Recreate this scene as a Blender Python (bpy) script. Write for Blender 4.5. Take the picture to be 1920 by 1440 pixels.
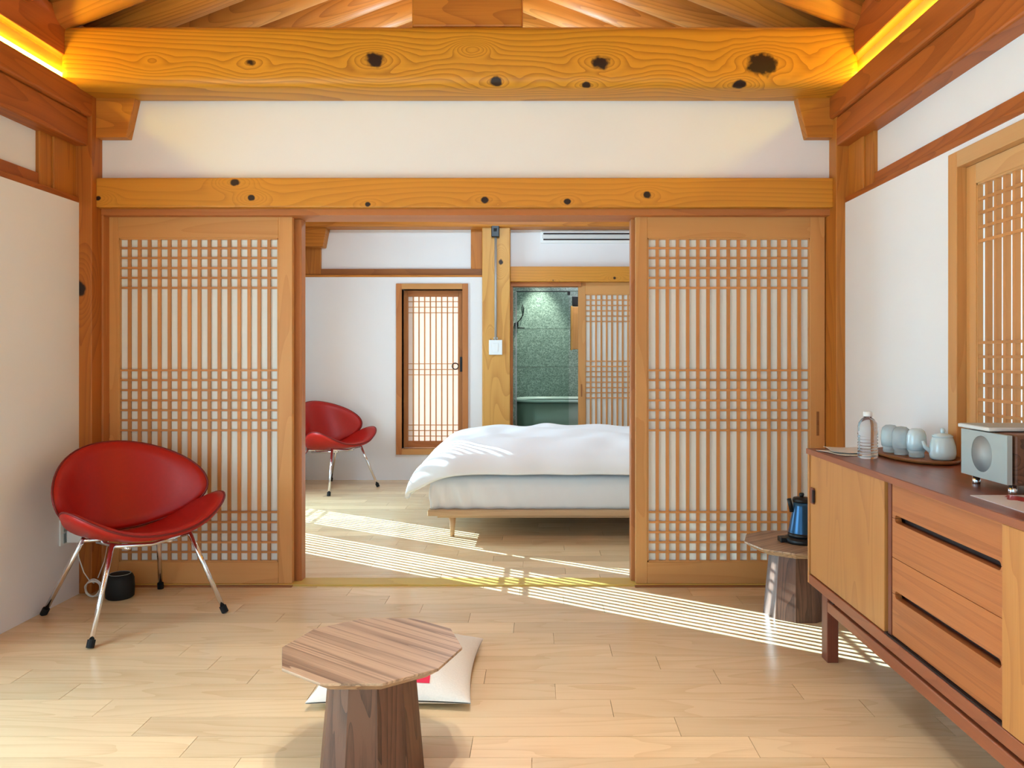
import bpy, bmesh, math, random
from mathutils import Vector, Matrix

random.seed(7)
for o in list(bpy.data.objects):
    bpy.data.objects.remove(o, do_unlink=True)
sc = bpy.context.scene
COL = sc.collection
PI = math.pi


def lin(c):
    out = []
    for v in c[:3]:
        v /= 255.0
        out.append(v / 12.92 if v <= 0.04045 else ((v + 0.055) / 1.055) ** 2.4)
    return (out[0], out[1], out[2], 1.0)


# ------------------------------------------------------------------ camera
cam_d = bpy.data.cameras.new('camera')
cam_d.sensor_width = 36.0
cam_d.lens = 27.19
cam_d.shift_x = -0.025
cam_d.shift_y = -0.026
cam_d.clip_start = 0.05
cam = bpy.data.objects.new('camera', cam_d)
COL.objects.link(cam)
cam.location = (0, 0, 1.18)
cam.rotation_euler = (PI / 2, 0, 0)
sc.camera = cam

# ------------------------------------------------------------------ sky, sun, exposure
sc.view_settings.view_transform = 'Standard'
sc.view_settings.look = 'None'
sc.view_settings.gamma = 1.0
sc.view_settings.use_curve_mapping = False
sc.view_settings.exposure = -0.17

wd = bpy.data.worlds.new('sky')
sc.world = wd
wd.use_nodes = True
bg = wd.node_tree.nodes['Background']
bg.inputs['Color'].default_value = (0.48, 0.76, 1.0, 1)
bg.inputs['Strength'].default_value = 2.2

# low sun from beyond the left side of the bedroom
sun_d = bpy.data.lights.new('sun', 'SUN')
sun_d.energy = 40.0
sun_d.angle = math.radians(0.12)
sun_d.color = (0.60, 0.85, 1.0)
sun = bpy.data.objects.new('sun', sun_d)
COL.objects.link(sun)
sun.location = (-8, 8, 6)
SUN_DIR = Vector((0.848, -0.530, -0.400))
sun.rotation_euler = SUN_DIR.to_track_quat('-Z', 'Y').to_euler()


def area(name, loc, direction, sx, sy, power, color):
    d = bpy.data.lights.new(name, 'AREA')
    d.shape = 'RECTANGLE'
    d.size = sx
    d.size_y = sy
    d.energy = power
    d.color = color
    o = bpy.data.objects.new(name, d)
    COL.objects.link(o)
    o.location = loc
    o.rotation_euler = Vector(direction).to_track_quat('-Z', 'Y').to_euler()
    return o


DAY = (0.46, 0.76, 1.0)
# daylight in the window and door openings
area('daylight_left_window', (-2.56, 1.55, 1.0), (1, 0, -0.05), 1.75, 2.5, 185, DAY)
area('daylight_garden_doors', (-0.377, -1.32, 1.05), (0, 1, 0), 3.2, 1.95, 4, DAY)
area('daylight_right_window', (1.86, 2.05, 1.2), (-1, 0, 0), 1.4, 1.6, 40, DAY)
area('daylight_bedroom_window', (-2.60, 5.82, 1.05), (1, 0, 0), 1.6, 1.3, 290, DAY)

# ------------------------------------------------------------------ constants
XC = -0.377
HW = 1.913            # half width of the rooms
XL, XR = XC - HW, XC + HW
Y0, YP, YB = -1.15, 4.0, 7.44   # garden side, sliding doors, bedroom end wall
ZF = 1.952            # top of the lower walls


# ------------------------------------------------------------------ materials
def new_mat(name):
    m = bpy.data.materials.new(name)
    m.use_nodes = True
    nt = m.node_tree
    return m, nt, nt.nodes, nt.links, nt.nodes['Principled BSDF']


def math_node(N, L, op, a, b=None, c=None, clamp=False):
    n = N.new('ShaderNodeMath')
    n.operation = op
    n.use_clamp = clamp
    for i, v in enumerate((a, b, c)):
        if v is None:
            continue
        if isinstance(v, (int, float)):
            n.inputs[i].default_value = v
        else:
            L.new(v, n.inputs[i])
    return n.outputs[0]


def noise_node(N, L, vec, scale, detail=2.0, rough=0.5, dist=0.0):
    n = N.new('ShaderNodeTexNoise')
    n.inputs['Scale'].default_value = scale
    n.inputs['Detail'].default_value = detail
    n.inputs['Roughness'].default_value = rough
    n.inputs['Distortion'].default_value = dist
    L.new(vec, n.inputs['Vector'])
    return n.outputs['Fac']


def scaled(N, L, vec, s):
    n = N.new('ShaderNodeVectorMath')
    n.operation = 'MULTIPLY'
    L.new(vec, n.inputs[0])
    n.inputs[1].default_value = s
    return n.outputs[0]


def wood(name, c1, c2, axis=0, s=1.0, al=0.55, ac=4.2, rings=7.0, rough=0.42, var=0.10, knots=(), contrast=0.7,
         fiber=0.35, tone=0.35, linear=0.0, lin_axis=2, knot_col=(38, 18, 10), spec=0.4, bump=0.08):
    m, nt, N, L, B = new_mat(name)
    tc = N.new('ShaderNodeTexCoord')
    oi = N.new('ShaderNodeObjectInfo')
    rv = N.new('ShaderNodeCombineXYZ')
    r37 = math_node(N, L, 'MULTIPLY', oi.outputs['Random'], 37.0)
    for i in range(3):
        L.new(r37, rv.inputs[i])
    add = N.new('ShaderNodeVectorMath')
    add.operation = 'ADD'
    L.new(tc.outputs['Object'], add.inputs[0])
    L.new(rv.outputs[0], add.inputs[1])
    p = add.outputs[0]

    def vec3(al, ac):
        v = [ac, ac, ac]
        v[axis] = al
        return tuple(v)
    pr = scaled(N, L, p, vec3(al * s, ac * s))
    n1 = noise_node(N, L, pr, 1.0, 1.2, 0.45, 0.25)
    v = math_node(N, L, 'MULTIPLY', n1, rings)
    dark = None
    if linear:
        sp = N.new('ShaderNodeSeparateXYZ')
        L.new(tc.outputs['Object'], sp.inputs[0])
        v = math_node(N, L, 'ADD', v, math_node(N, L, 'MULTIPLY', sp.outputs[lin_axis], linear))
    for (pos, r, amp) in knots:
        d = N.new('ShaderNodeVectorMath')
        d.operation = 'SUBTRACT'
        L.new(tc.outputs['Object'], d.inputs[0])
        d.inputs[1].default_value = pos
        st = [1.0, 1.0, 1.0]
        st[axis] = 0.45
        flat = [1, 1, 1]
        dd = scaled(N, L, d.outputs[0], tuple(a * b for a, b in zip(st, flat)))
        ln = N.new('ShaderNodeVectorMath')
        ln.operation = 'LENGTH'
        L.new(dd, ln.inputs[0])
        dist = ln.outputs['Value']
        q = math_node(N, L, 'DIVIDE', dist, r * 1.5 + .018)
        q2 = math_node(N, L, 'MULTIPLY', q, q)
        w = math_node(N, L, 'DIVIDE', 1.0, math_node(N, L, 'ADD', math_node(N, L, 'MULTIPLY', q2, q2), 1.0))
        wob = math_node(N, L, 'MULTIPLY', noise_node(N, L, tc.outputs['Object'], 14.0, 1.0), 1.2)
        loc_v = math_node(N, L, 'ADD', math_node(N, L, 'MULTIPLY', dist, 18.0 * amp), wob)
        v = math_node(N, L, 'ADD', math_node(N, L, 'MULTIPLY', v, math_node(N, L, 'SUBTRACT', 1.0, w)), math_node(N, L, 'MULTIPLY', loc_v, w))
        # the knot itself: round, ragged edge
        st2 = [1.0, 1.0, 1.0]
        st2[axis] = 0.8
        dk = scaled(N, L, d.outputs[0], tuple(st2))
        l2 = N.new('ShaderNodeVectorMath')
        l2.operation = 'LENGTH'
        L.new(dk, l2.inputs[0])
        nn = noise_node(N, L, tc.outputs['Object'], 28.0, 2.0)
        e = math_node(N, L, 'ADD', l2.outputs['Value'], math_node(N, L, 'MULTIPLY', math_node(N, L, 'SUBTRACT', nn, 0.5), r * 0.7))
        mr = N.new('ShaderNodeMapRange')
        mr.interpolation_type = 'SMOOTHSTEP'
        L.new(e, mr.inputs['Value'])
        mr.inputs['From Min'].default_value = r * 0.62
        mr.inputs['From Max'].default_value = r * 0.95
        mr.inputs['To Min'].default_value = 1.0
        mr.inputs['To Max'].default_value = 0.0
        dark = mr.outputs[0] if dark is None else math_node(N, L, 'MAXIMUM', dark, mr.outputs[0])
    fr = math_node(N, L, 'FRACT', v)
    # saw-tooth ring profile: slow darkening, sharp edge like late wood
    ring = math_node(N, L, 'POWER', fr, 2.4)
    pf = scaled(N, L, p, vec3(3.0 * s, 140.0 * s))
    fib = noise_node(N, L, pf, 1.0, 2.0, 0.6)
    pt = scaled(N, L, p, vec3(0.7 * s, 3.0 * s))
    ton = noise_node(N, L, pt, 1.0, 2.0, 0.5)
    a = math_node(N, L, 'MULTIPLY', ring, contrast)
    b = math_node(N, L, 'MULTIPLY', math_node(N, L, 'SUBTRACT', fib, 0.5), fiber * 2)
    c = math_node(N, L, 'MULTIPLY', math_node(N, L, 'SUBTRACT', ton, 0.5), tone * 2)
    f = math_node(N, L, 'ADD', math_node(N, L, 'ADD', a, b), c, clamp=True)
    mix = N.new('ShaderNodeMixRGB')
    L.new(f, mix.inputs[0])
    mix.inputs[1].default_value = lin(c1)
    mix.inputs[2].default_value = lin(c2)
    hs = N.new('ShaderNodeHueSaturation')
    L.new(mix.outputs[0], hs.inputs['Color'])
    val = math_node(N, L, 'ADD', math_node(N, L, 'MULTIPLY', oi.outputs['Random'], 2 * var), 1.0 - var)
    L.new(val, hs.inputs['Value'])
    colr = hs.outputs[0]
    if dark is not None:
        mk = N.new('ShaderNodeMixRGB')
        L.new(dark, mk.inputs[0])
        L.new(colr, mk.inputs[1])
        mk.inputs[2].default_value = lin(knot_col)
        colr = mk.outputs[0]
    L.new(colr, B.inputs['Base Color'])
    B.inputs['Roughness'].default_value = rough
    B.inputs['Specular IOR Level'].default_value = spec
    if bump:
        bp = N.new('ShaderNodeBump')
        bp.inputs['Strength'].default_value = bump
        bp.inputs['Distance'].default_value = 0.002
        L.new(math_node(N, L, 'SUBTRACT', fib, ring), bp.inputs['Height'])
        L.new(bp.outputs[0], B.inputs['Normal'])
    return m


def plain(name, c, rough=0.5, metal=0.0, spec=0.5, noise=0.0, nscale=30, bump=0.0, coat=0.0, trans=0.0, ior=1.45, sheen=0.0):
    m, nt, N, L, B = new_mat(name)
    B.inputs['Base Color'].default_value = lin(c)
    B.inputs['Roughness'].default_value = rough
    B.inputs['Metallic'].default_value = metal
    B.inputs['Specular IOR Level'].default_value = spec
    B.inputs['Coat Weight'].default_value = coat
    B.inputs['Transmission Weight'].default_value = trans
    B.inputs['IOR'].default_value = ior
    B.inputs['Sheen Weight'].default_value = sheen
    if noise or bump:
        tc = N.new('ShaderNodeTexCoord')
        n = noise_node(N, L, tc.outputs['Object'], nscale, 3.0)
        if noise:
            mix = N.new('ShaderNodeMixRGB')
            L.new(n, mix.inputs[0])
            mix.inputs[1].default_value = lin(tuple(min(255, v * (1 + noise)) for v in c))
            mix.inputs[2].default_value = lin(tuple(v * (1 - noise) for v in c))
            L.new(mix.outputs[0], B.inputs['Base Color'])
        if bump:
            bp = N.new('ShaderNodeBump')
            bp.inputs['Strength'].default_value = bump
            bp.inputs['Distance'].default_value = 0.004
            L.new(n, bp.inputs['Height'])
            L.new(bp.outputs[0], B.inputs['Normal'])
    return m


def paper_mat(name, c, trans=0.5):
    m, nt, N, L, B = new_mat(name)
    out = N['Material Output']
    tc = N.new('ShaderNodeTexCoord')
    n = noise_node(N, L, tc.outputs['Object'], 9.0, 4.0, 0.6)
    mix = N.new('ShaderNodeMixRGB')
    L.new(n, mix.inputs[0])
    mix.inputs[1].default_value = lin(c)
    mix.inputs[2].default_value = lin(tuple(v * 0.96 for v in c))
    d = N.new('ShaderNodeBsdfDiffuse')
    t = N.new('ShaderNodeBsdfTranslucent')
    L.new(mix.outputs[0], d.inputs[0])
    L.new(mix.outputs[0], t.inputs[0])
    ms = N.new('ShaderNodeMixShader')
    ms.inputs[0].default_value = trans
    L.new(d.outputs[0], ms.inputs[1])
    L.new(t.outputs[0], ms.inputs[2])
    L.new(ms.outputs[0], out.inputs[0])
    N.remove(B)
    return m


def pane_mat(name, tint=(255, 255, 255), gloss=0.08):
    """thin clear glass sheet"""
    m, nt, N, L, B = new_mat(name)
    out = N['Material Output']
    t = N.new('ShaderNodeBsdfTransparent')
    t.inputs[0].default_value = lin(tint)
    g = N.new('ShaderNodeBsdfGlossy')
    g.inputs['Roughness'].default_value = 0.02
    fr = N.new('ShaderNodeLayerWeight')
    fr.inputs['Blend'].default_value = 0.15
    k = math_node(N, L, 'ADD', math_node(N, L, 'MULTIPLY', fr.outputs['Facing'], 0.12), gloss, clamp=True)
    ms = N.new('ShaderNodeMixShader')
    L.new(k, ms.inputs[0])
    L.new(t.outputs[0], ms.inputs[1])
    L.new(g.outputs[0], ms.inputs[2])
    L.new(ms.outputs[0], out.inputs[0])
    N.remove(B)
    return m


def emit_mat(name, c, strength):
    m, nt, N, L, B = new_mat(name)
    B.inputs['Base Color'].default_value = lin(c)
    B.inputs['Emission Color'].default_value = lin(c)
    B.inputs['Emission Strength'].default_value = strength
    return m


PINE_L, PINE_D = (222, 158, 66), (168, 96, 30)
M = {}
BEAM_KNOTS = [((-1.478, -0.15, -0.029), .020, 5.0), ((-1.003, -0.15, -0.039), .030, 5.0), ((-.408, -0.15, -0.026), .050, 5.0),
              ((.064, -0.15, .025), .019, 5.0), ((.177, -0.12, -0.125), .030, 5.0), ((.68, -0.15, -0.036), .046, 5.0),
              ((1.46, -0.15, -0.045), .076, 5.0), ((1.352, -0.11, -0.14), .034, 5.0), ((.613, -0.11, -0.14), .024, 5.0)]
M['beam'] = wood('pine_crossbeam', (212, 146, 40), (150, 88, 16), 0, 0.9, rings=9.0, rough=0.45, var=0.0, knots=BEAM_KNOTS, contrast=0.7, fiber=0.15, tone=0.15, linear=42.0)
LINT_KNOTS = [((-1.159, -0.1, .05), .024, 4.0), ((-1.076, -0.1, -.028), .018, 4.0), ((-.489, -0.1, -.06), .014, 4.0), ((.103, -0.1, -.038), .02, 4.0),
              ((.517, -0.1, -.046), .018, 4.0), ((.92, -0.1, -.014), .022, 4.0), ((-1.85, -0.1, -.03), .014, 4.0)]
M['lintel'] = wood('pine_lintel', (208, 138, 44), (160, 92, 22), 0, 0.8, rings=10.0, rough=0.45, var=0.0, knots=LINT_KNOTS, contrast=0.42, fiber=0.2, tone=0.3, linear=34.0)
M['pineX'] = wood('pine_along_x', (196, 122, 42), (142, 76, 20), 0, 1.0, al=0.4, ac=3.6, rings=21, rough=0.5, var=0.08, contrast=0.48)
M['pineY'] = wood('red_pine_along_y', (172, 92, 32), (122, 56, 14), 1, 1.0, al=0.4, ac=3.6, rings=21, rough=0.5, var=0.08, contrast=0.48, fiber=0.25)
M['pineZ'] = wood('pine_along_z', (190, 116, 40), (140, 72, 18), 2, 1.0, al=0.4, ac=3.6, rings=21, rough=0.5, var=0.08, contrast=0.48)
POST_KNOTS = [((-0.02, -0.12, 0.26), .032, 1.5)]
M['postL'] = wood('pine_corner_post', (182, 104, 34), (132, 64, 16), 2, 1.0, al=0.4, ac=3.6, rings=18, rough=0.5, var=0.0, knots=[((-0.015, -0.12, 0.28), .04, 2.0)], contrast=0.48, fiber=0.2)
COLM_KNOTS = [((0.045, -0.13, 0.86), .03, 4.0), ((-0.05, -0.13, 0.12), .016, 4.0)]
M['column'] = wood('pine_column', (216, 158, 80), (178, 112, 46), 2, 1.0, al=0.4, ac=3.6, rings=18, rough=0.5, var=0.0, knots=COLM_KNOTS, contrast=0.48, fiber=0.2)
M['cove'] = wood('pale_cove_board', (226, 172, 84), (196, 136, 56), 1, 1.0, rings=8.0, rough=0.5, var=0.0, contrast=0.3)
M['rafter'] = wood('pine_rafter', (210, 142, 62), (146, 82, 26), 0, 1.2, al=0.4, ac=3.6, rings=23, rough=0.5, var=0.1, contrast=0.56, fiber=0.2)
M['doorX'] = wood('fir_rail', (206, 146, 84), (180, 114, 54), 0, 1.2, rings=6.0, rough=0.5, var=0.06, contrast=0.4, fiber=0.15)
M['doorY'] = wood('fir_sash_y', (206, 156, 102), (184, 128, 74), 1, 1.2, rings=6.0, rough=0.5, var=0.06, contrast=0.4, fiber=0.15)
M['doorZ'] = wood('fir_stile', (206, 146, 84), (180, 114, 54), 2, 1.2, rings=6.0, rough=0.5, var=0.06, contrast=0.4, fiber=0.15)
M['jamb'] = wood('fir_jamb', (186, 116, 60), (152, 82, 36), 2, 1.2, rings=6.0, rough=0.5, var=0.06, contrast=0.4, fiber=0.15)
M['head'] = wood('fir_head', (186, 112, 56), (150, 80, 36), 0, 1.2, rings=6.0, rough=0.5, var=0.06, contrast=0.4, fiber=0.15)
M['bar'] = wood('lattice_bar', (200, 134, 74), (168, 100, 48), 2, 2.0, rings=4.0, rough=0.5, var=0.14, contrast=0.2, fiber=0.1)
M['oak'] = wood('oak_plank', (232, 202, 160), (204, 166, 120), 0, 1.6, rings=9.0, rough=0.22, var=0.12, contrast=0.35, fiber=0.35, tone=0.3, spec=0.5, bump=0.04)
M['teakY'] = wood('teak_along_y', (180, 104, 54), (138, 72, 34), 1, 1.4, rings=9.0, rough=0.4, var=0.05, contrast=0.45, fiber=0.35)
M['teakD'] = wood('teak_drawer', (186, 112, 60), (144, 76, 36), 1, 1.8, al=0.10, ac=7.0, rings=9.0, rough=0.4, var=0.07, contrast=0.45, fiber=0.35)
M['teakEdge'] = wood('teak_edge', (156, 88, 54), (124, 64, 38), 1, 1.4, rings=9.0, rough=0.4, var=0.0, contrast=0.4)
M['teakZ'] = wood('teak_door', (196, 134, 72), (166, 100, 48), 2, 1.5, rings=9.0, rough=0.4, var=0.04, contrast=0.45, fiber=0.3)
M['teakTop'] = wood('teak_top', (128, 70, 48), (92, 46, 32), 1, 1.4, rings=9.0, rough=0.32, var=0.0, contrast=0.45, fiber=0.4, spec=0.5)
M['teakLeg'] = wood('teak_leg', (128, 66, 44), (92, 44, 30), 2, 1.4, rings=6.0, rough=0.4, var=0.05, contrast=0.4)
M['walTop'] = wood('walnut_top_sheen', (184, 150, 120), (96, 66, 50), 0, 1.6, al=0.12, ac=9.0, rings=9.0, rough=0.36, var=0.0, contrast=0.75, fiber=0.5, spec=0.5)  # paler than the staves: the top's sheen is put into its colour
M['walZ'] = wood('walnut_stave', (116, 78, 58), (60, 37, 28), 2, 1.6, al=0.15, ac=8.0, rings=10.0, rough=0.4, var=0.12, contrast=0.7, fiber=0.4)
M['walY'] = wood('walnut_case', (112, 74, 54), (58, 36, 28), 1, 1.6, al=0.2, ac=8.0, rings=10.0, rough=0.4, var=0.05, contrast=0.7, fiber=0.4)
M['bedwood'] = wood('oak_bed', (204, 168, 128), (176, 138, 98), 0, 1.5, rings=6.0, rough=0.45, var=0.05, contrast=0.4)
M['brown'] = wood('dark_sill', (150, 92, 46), (110, 62, 28), 0, 1.2, rings=6.0, rough=0.5, var=0.05, contrast=0.4)
M['track'] = wood('track_wood', (206, 172, 86), (176, 136, 56), 0, 1.2, rings=6.0, rough=0.35, var=0.05, contrast=0.4)
M['plaster'] = plain('white_plaster', (234, 231, 231), 0.9, spec=0.1, noise=0.012, nscale=2.5, bump=0.03)
M['paper'] = paper_mat('hanji_paper', (246, 242, 234), 0.18)
M['paper_out'] = paper_mat('hanji_paper_backlit', (246, 240, 234), 0.55)
M['frost'] = paper_mat('frosted_pane', (240, 218, 206), 0.42)
M['glass'] = pane_mat('clear_pane', (250, 252, 250), 0.04)
M['screen'] = pane_mat('shower_screen', (238, 246, 242), 0.0)
M['leather'] = plain('red_leather', (168, 22, 12), 0.42, spec=0.45, noise=0.05, nscale=60, bump=0.05)
M['piping'] = plain('dark_red_piping', (112, 16, 14), 0.5)
M['chrome'] = plain('chrome', (226, 226, 230), 0.12, metal=1.0)
M['steel'] = plain('brushed_steel', (190, 190, 192), 0.3, metal=1.0)
M['black'] = plain('black_plastic', (18, 18, 20), 0.4)
M['rubber'] = plain('black_rubber', (14, 14, 15), 0.7)
M['white'] = plain('white_plastic', (238, 238, 236), 0.4)
M['cable'] = plain('white_cable', (226, 222, 216), 0.5)
M['duvet'] = plain('white_cotton', (240, 240, 242), 0.9, spec=0.1, bump=0.15, nscale=14, sheen=0.2)
M['sheet'] = plain('white_sheet', (236, 235, 236), 0.9, spec=0.1, bump=0.12, nscale=18)
M['linen'] = plain('natural_linen', (232, 226, 214), 0.95, spec=0.1, noise=0.03, nscale=160, bump=0.2)
M['pink'] = plain('pink_cloth', (226, 60, 84), 0.9, spec=0.1)
M['celadon'] = plain('pale_blue_celadon', (208, 230, 236), 0.18, spec=0.6, coat=0.3, noise=0.02, nscale=20)
M['glaze'] = plain('pale_blue_glass', (220, 238, 242), 0.12, trans=0.5, ior=1.3)
M['pet'] = plain('clear_plastic', (236, 240, 244), 0.06, trans=0.95, ior=1.22)
M['blue'] = plain('steel_blue_enamel', (52, 92, 128), 0.28, metal=0.6)
M['grey'] = plain('silver_grey_panel', (168, 174, 170), 0.45, metal=0.2)
M['cone'] = plain('grey_speaker_cone', (176, 178, 176), 0.55)
M['silver'] = plain('silver_white_shell', (214, 212, 208), 0.35)
M['dark'] = plain('recess_shade', (40, 20, 14), 0.6)  # near-black colour standing in for shade inside gaps, grooves and slots
M['soap'] = plain('tub_enamel', (140, 154, 142), 0.35)
M['rim'] = plain('tub_rim', (206, 220, 212), 0.3)
M['ground'] = plain('pale_stone_ground', (200, 196, 188), 0.9, noise=0.06, nscale=3)
M['duct'] = plain('grey_conduit', (176, 172, 166), 0.4, metal=0.3)
M['LED'] = emit_mat('led_strip_glow', (255, 232, 70), 46.0)


def terrazzo():
    m, nt, N, L, B = new_mat('green_terrazzo')
    tc = N.new('ShaderNodeTexCoord')
    vo = N.new('ShaderNodeTexVoronoi')
    vo.inputs['Scale'].default_value = 95
    L.new(tc.outputs['Object'], vo.inputs['Vector'])
    sp = N.new('ShaderNodeSeparateColor')
    L.new(vo.outputs['Color'], sp.inputs[0])
    rp = N.new('ShaderNodeValToRGB')
    e = rp.color_ramp.elements
    e[0].position, e[0].color = 0.0, lin((106, 122, 112))
    e[1].position, e[1].color = 1.0, lin((172, 186, 174))
    k = e.new(0.55)
    k.color = lin((136, 154, 142))
    L.new(sp.outputs[0], rp.inputs[0])
    L.new(rp.outputs[0], B.inputs['Base Color'])
    B.inputs['Roughness'].default_value = 0.3
    return m


M['terrazzo'] = terrazzo()


def leaflet():
    m, nt, N, L, B = new_mat('printed_leaflet')
    tc = N.new('ShaderNodeTexCoord')
    sp = N.new('ShaderNodeSeparateXYZ')
    L.new(tc.outputs['Object'], sp.inputs[0])
    # one red figure on grey-white paper
    d1 = math_node(N, L, 'ABSOLUTE', math_node(N, L, 'SUBTRACT', sp.outputs[1], 0.055))
    d2 = math_node(N, L, 'ABSOLUTE', math_node(N, L, 'SUBTRACT', sp.outputs[0], 0.005))
    n = noise_node(N, L, tc.outputs['Object'], 34, 2)
    g = math_node(N, L, 'ADD', math_node(N, L, 'ADD', math_node(N, L, 'MULTIPLY', d1, 0.55), d2), math_node(N, L, 'MULTIPLY', n, 0.05))
    k = math_node(N, L, 'LESS_THAN', g, 0.062)
    mix = N.new('ShaderNodeMixRGB')
    L.new(k, mix.inputs[0])
    mix.inputs[1].default_value = lin((214, 206, 206))
    mix.inputs[2].default_value = lin((176, 54, 58))
    L.new(mix.outputs[0], B.inputs['Base Color'])
    B.inputs['Roughness'].default_value = 0.3
    return m


M['leaflet'] = leaflet()


# ------------------------------------------------------------------ object helpers
ROT = set()


def wloc(o):
    v = Vector((0, 0, 0))
    while o is not None:
        v += o.location
        o = o.parent
    return v


def link(name, me, mat, parent=None, loc=(0, 0, 0), smooth=False):
    o = bpy.data.objects.new(name, me)
    COL.objects.link(o)
    o.parent = parent
    o.location = loc
    if mat is not None and len(me.materials) == 0:
        me.materials.append(M[mat] if isinstance(mat, str) else mat)
    if smooth:
        for p in me.polygons:
            p.use_smooth = True
    return o


def tag(o, label=None, cat=None, group=None, kind=None):
    if label:
        o['label'] = label
    if cat:
        o['category'] = cat
    if group:
        o['group'] = group
    if kind:
        o['kind'] = kind
    return o


def thing(name, label, cat, loc=(0, 0, 0), rz=0.0, group=None, kind=None):
    o = bpy.data.objects.new(name, None)
    COL.objects.link(o)
    o.empty_display_size = 0.1
    o.location = loc
    o.rotation_euler = (0, 0, rz)
    if rz:
        ROT.add(o.name)
    return tag(o, label, cat, group, kind)


def local(parent, c):
    """world point to the parent's frame (turned parents take local points as they are)"""
    c = Vector(c)
    if parent is None:
        return c
    r = parent
    while r.parent is not None:
        r = r.parent
    if r.name in ROT:
        q = parent
        off = Vector((0, 0, 0))
        while q is not r:
            off += q.location
            q = q.parent
        return c - off
    return c - wloc(parent)


def box_mesh(name, dx, dy, dz, bevel=0.0, seg=2):
    bm = bmesh.new()
    bmesh.ops.create_cube(bm, size=1.0)
    bmesh.ops.scale(bm, vec=(dx, dy, dz), verts=bm.verts)
    if bevel:
        bmesh.ops.bevel(bm, geom=list(bm.edges), offset=min(bevel, 0.45 * min(dx, dy, dz)), segments=seg, affect='EDGES', profile=0.5)
    me = bpy.data.meshes.new(name)
    bm.to_mesh(me)
    bm.free()
    return me


def box(name, x0, x1, y0, y1, z0, z1, mat, parent=None, bevel=0.003, seg=2):
    me = box_mesh(name, abs(x1 - x0), abs(y1 - y0), abs(z1 - z0), bevel, seg)
    c = ((x0 + x1) / 2, (y0 + y1) / 2, (z0 + z1) / 2)
    return link(name, me, mat, parent, local(parent, c))


def boxes(name, lst, mat, parent=None):
    """one solid made of butting blocks (a wall with openings)"""
    bm = bmesh.new()
    cs = Vector((0, 0, 0))
    for b in lst:
        cs += Vector(((b[0] + b[1]) / 2, (b[2] + b[3]) / 2, (b[4] + b[5]) / 2))
    cs /= len(lst)
    for (x0, x1, y0, y1, z0, z1) in lst:
        r = bmesh.ops.create_cube(bm, size=1.0)
        bmesh.ops.scale(bm, vec=(abs(x1 - x0), abs(y1 - y0), abs(z1 - z0)), verts=r['verts'])
        bmesh.ops.translate(bm, vec=Vector(((x0 + x1) / 2, (y0 + y1) / 2, (z0 + z1) / 2)) - cs, verts=r['verts'])
    me = bpy.data.meshes.new(name)
    bm.to_mesh(me)
    bm.free()
    return link(name, me, mat, parent, local(parent, cs))


def lathe(name, prof, mat, parent=None, loc=(0, 0, 0), n=28, smooth=True, closed=False):
    vs, fs = [], []
    for (r, z) in prof:
        for k in range(n):
            a = 2 * PI * k / n
            vs.append((r * math.cos(a), r * math.sin(a), z))
    m = len(prof)
    for i in range(m - 1):
        for k in range(n):
            k2 = (k + 1) % n
            fs.append((i * n + k, i * n + k2, (i + 1) * n + k2, (i + 1) * n + k))
    if prof[0][0] > 1e-6:
        fs.append(tuple(range(n - 1, -1, -1)))
    if prof[-1][0] > 1e-6:
        fs.append(tuple((m - 1) * n + k for k in range(n)))
    me = bpy.data.meshes.new(name)
    me.from_pydata(vs, [], fs)
    bm = bmesh.new()
    bm.from_mesh(me)
    bmesh.ops.remove_doubles(bm, verts=bm.verts, dist=1e-6)
    bmesh.ops.recalc_face_normals(bm, faces=bm.faces)
    bm.to_mesh(me)
    bm.free()
    return link(name, me, mat, parent, loc, smooth)


def tube(name, pts, r, mat, parent=None, n=8, closed=False, r_end=None, smooth=True):
    """swept round tube through points (given like box coordinates)"""
    P = [Vector(p) for p in pts]
    c = sum(P, Vector((0, 0, 0))) / len(P)
    P = [p - c for p in P]
    vs, fs = [], []
    m = len(P)
    up = Vector((0.13, 0.27, 0.95)).normalized()
    for i, p in enumerate(P):
        if closed:
            t = (P[(i + 1) % m] - P[i - 1]).normalized()
        else:
            t = (P[min(i + 1, m - 1)] - P[max(i - 1, 0)]).normalized()
        u = t.cross(up)
        if u.length < 1e-4:
            u = t.cross(Vector((1, 0, 0)))
        u.normalize()
        w = u.cross(t)
        rr = r if r_end is None else r + (r_end - r) * i / (m - 1)
        for k in range(n):
            a = 2 * PI * k / n
            vs.append(p + u * (rr * math.cos(a)) + w * (rr * math.sin(a)))
    for i in range(m if closed else m - 1):
        j = (i + 1) % m
        for k in range(n):
            k2 = (k + 1) % n
            fs.append((i * n + k, i * n + k2, j * n + k2, j * n + k))
    if not closed:
        fs.append(tuple(range(n)))
        fs.append(tuple((m - 1) * n + k for k in range(n - 1, -1, -1)))
    me = bpy.data.meshes.new(name)
    me.from_pydata([tuple(v) for v in vs], [], fs)
    bm = bmesh.new()
    bm.from_mesh(me)
    bmesh.ops.recalc_face_normals(bm, faces=bm.faces)
    bm.to_mesh(me)
    bm.free()
    return link(name, me, mat, parent, local(parent, c), smooth)


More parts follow.
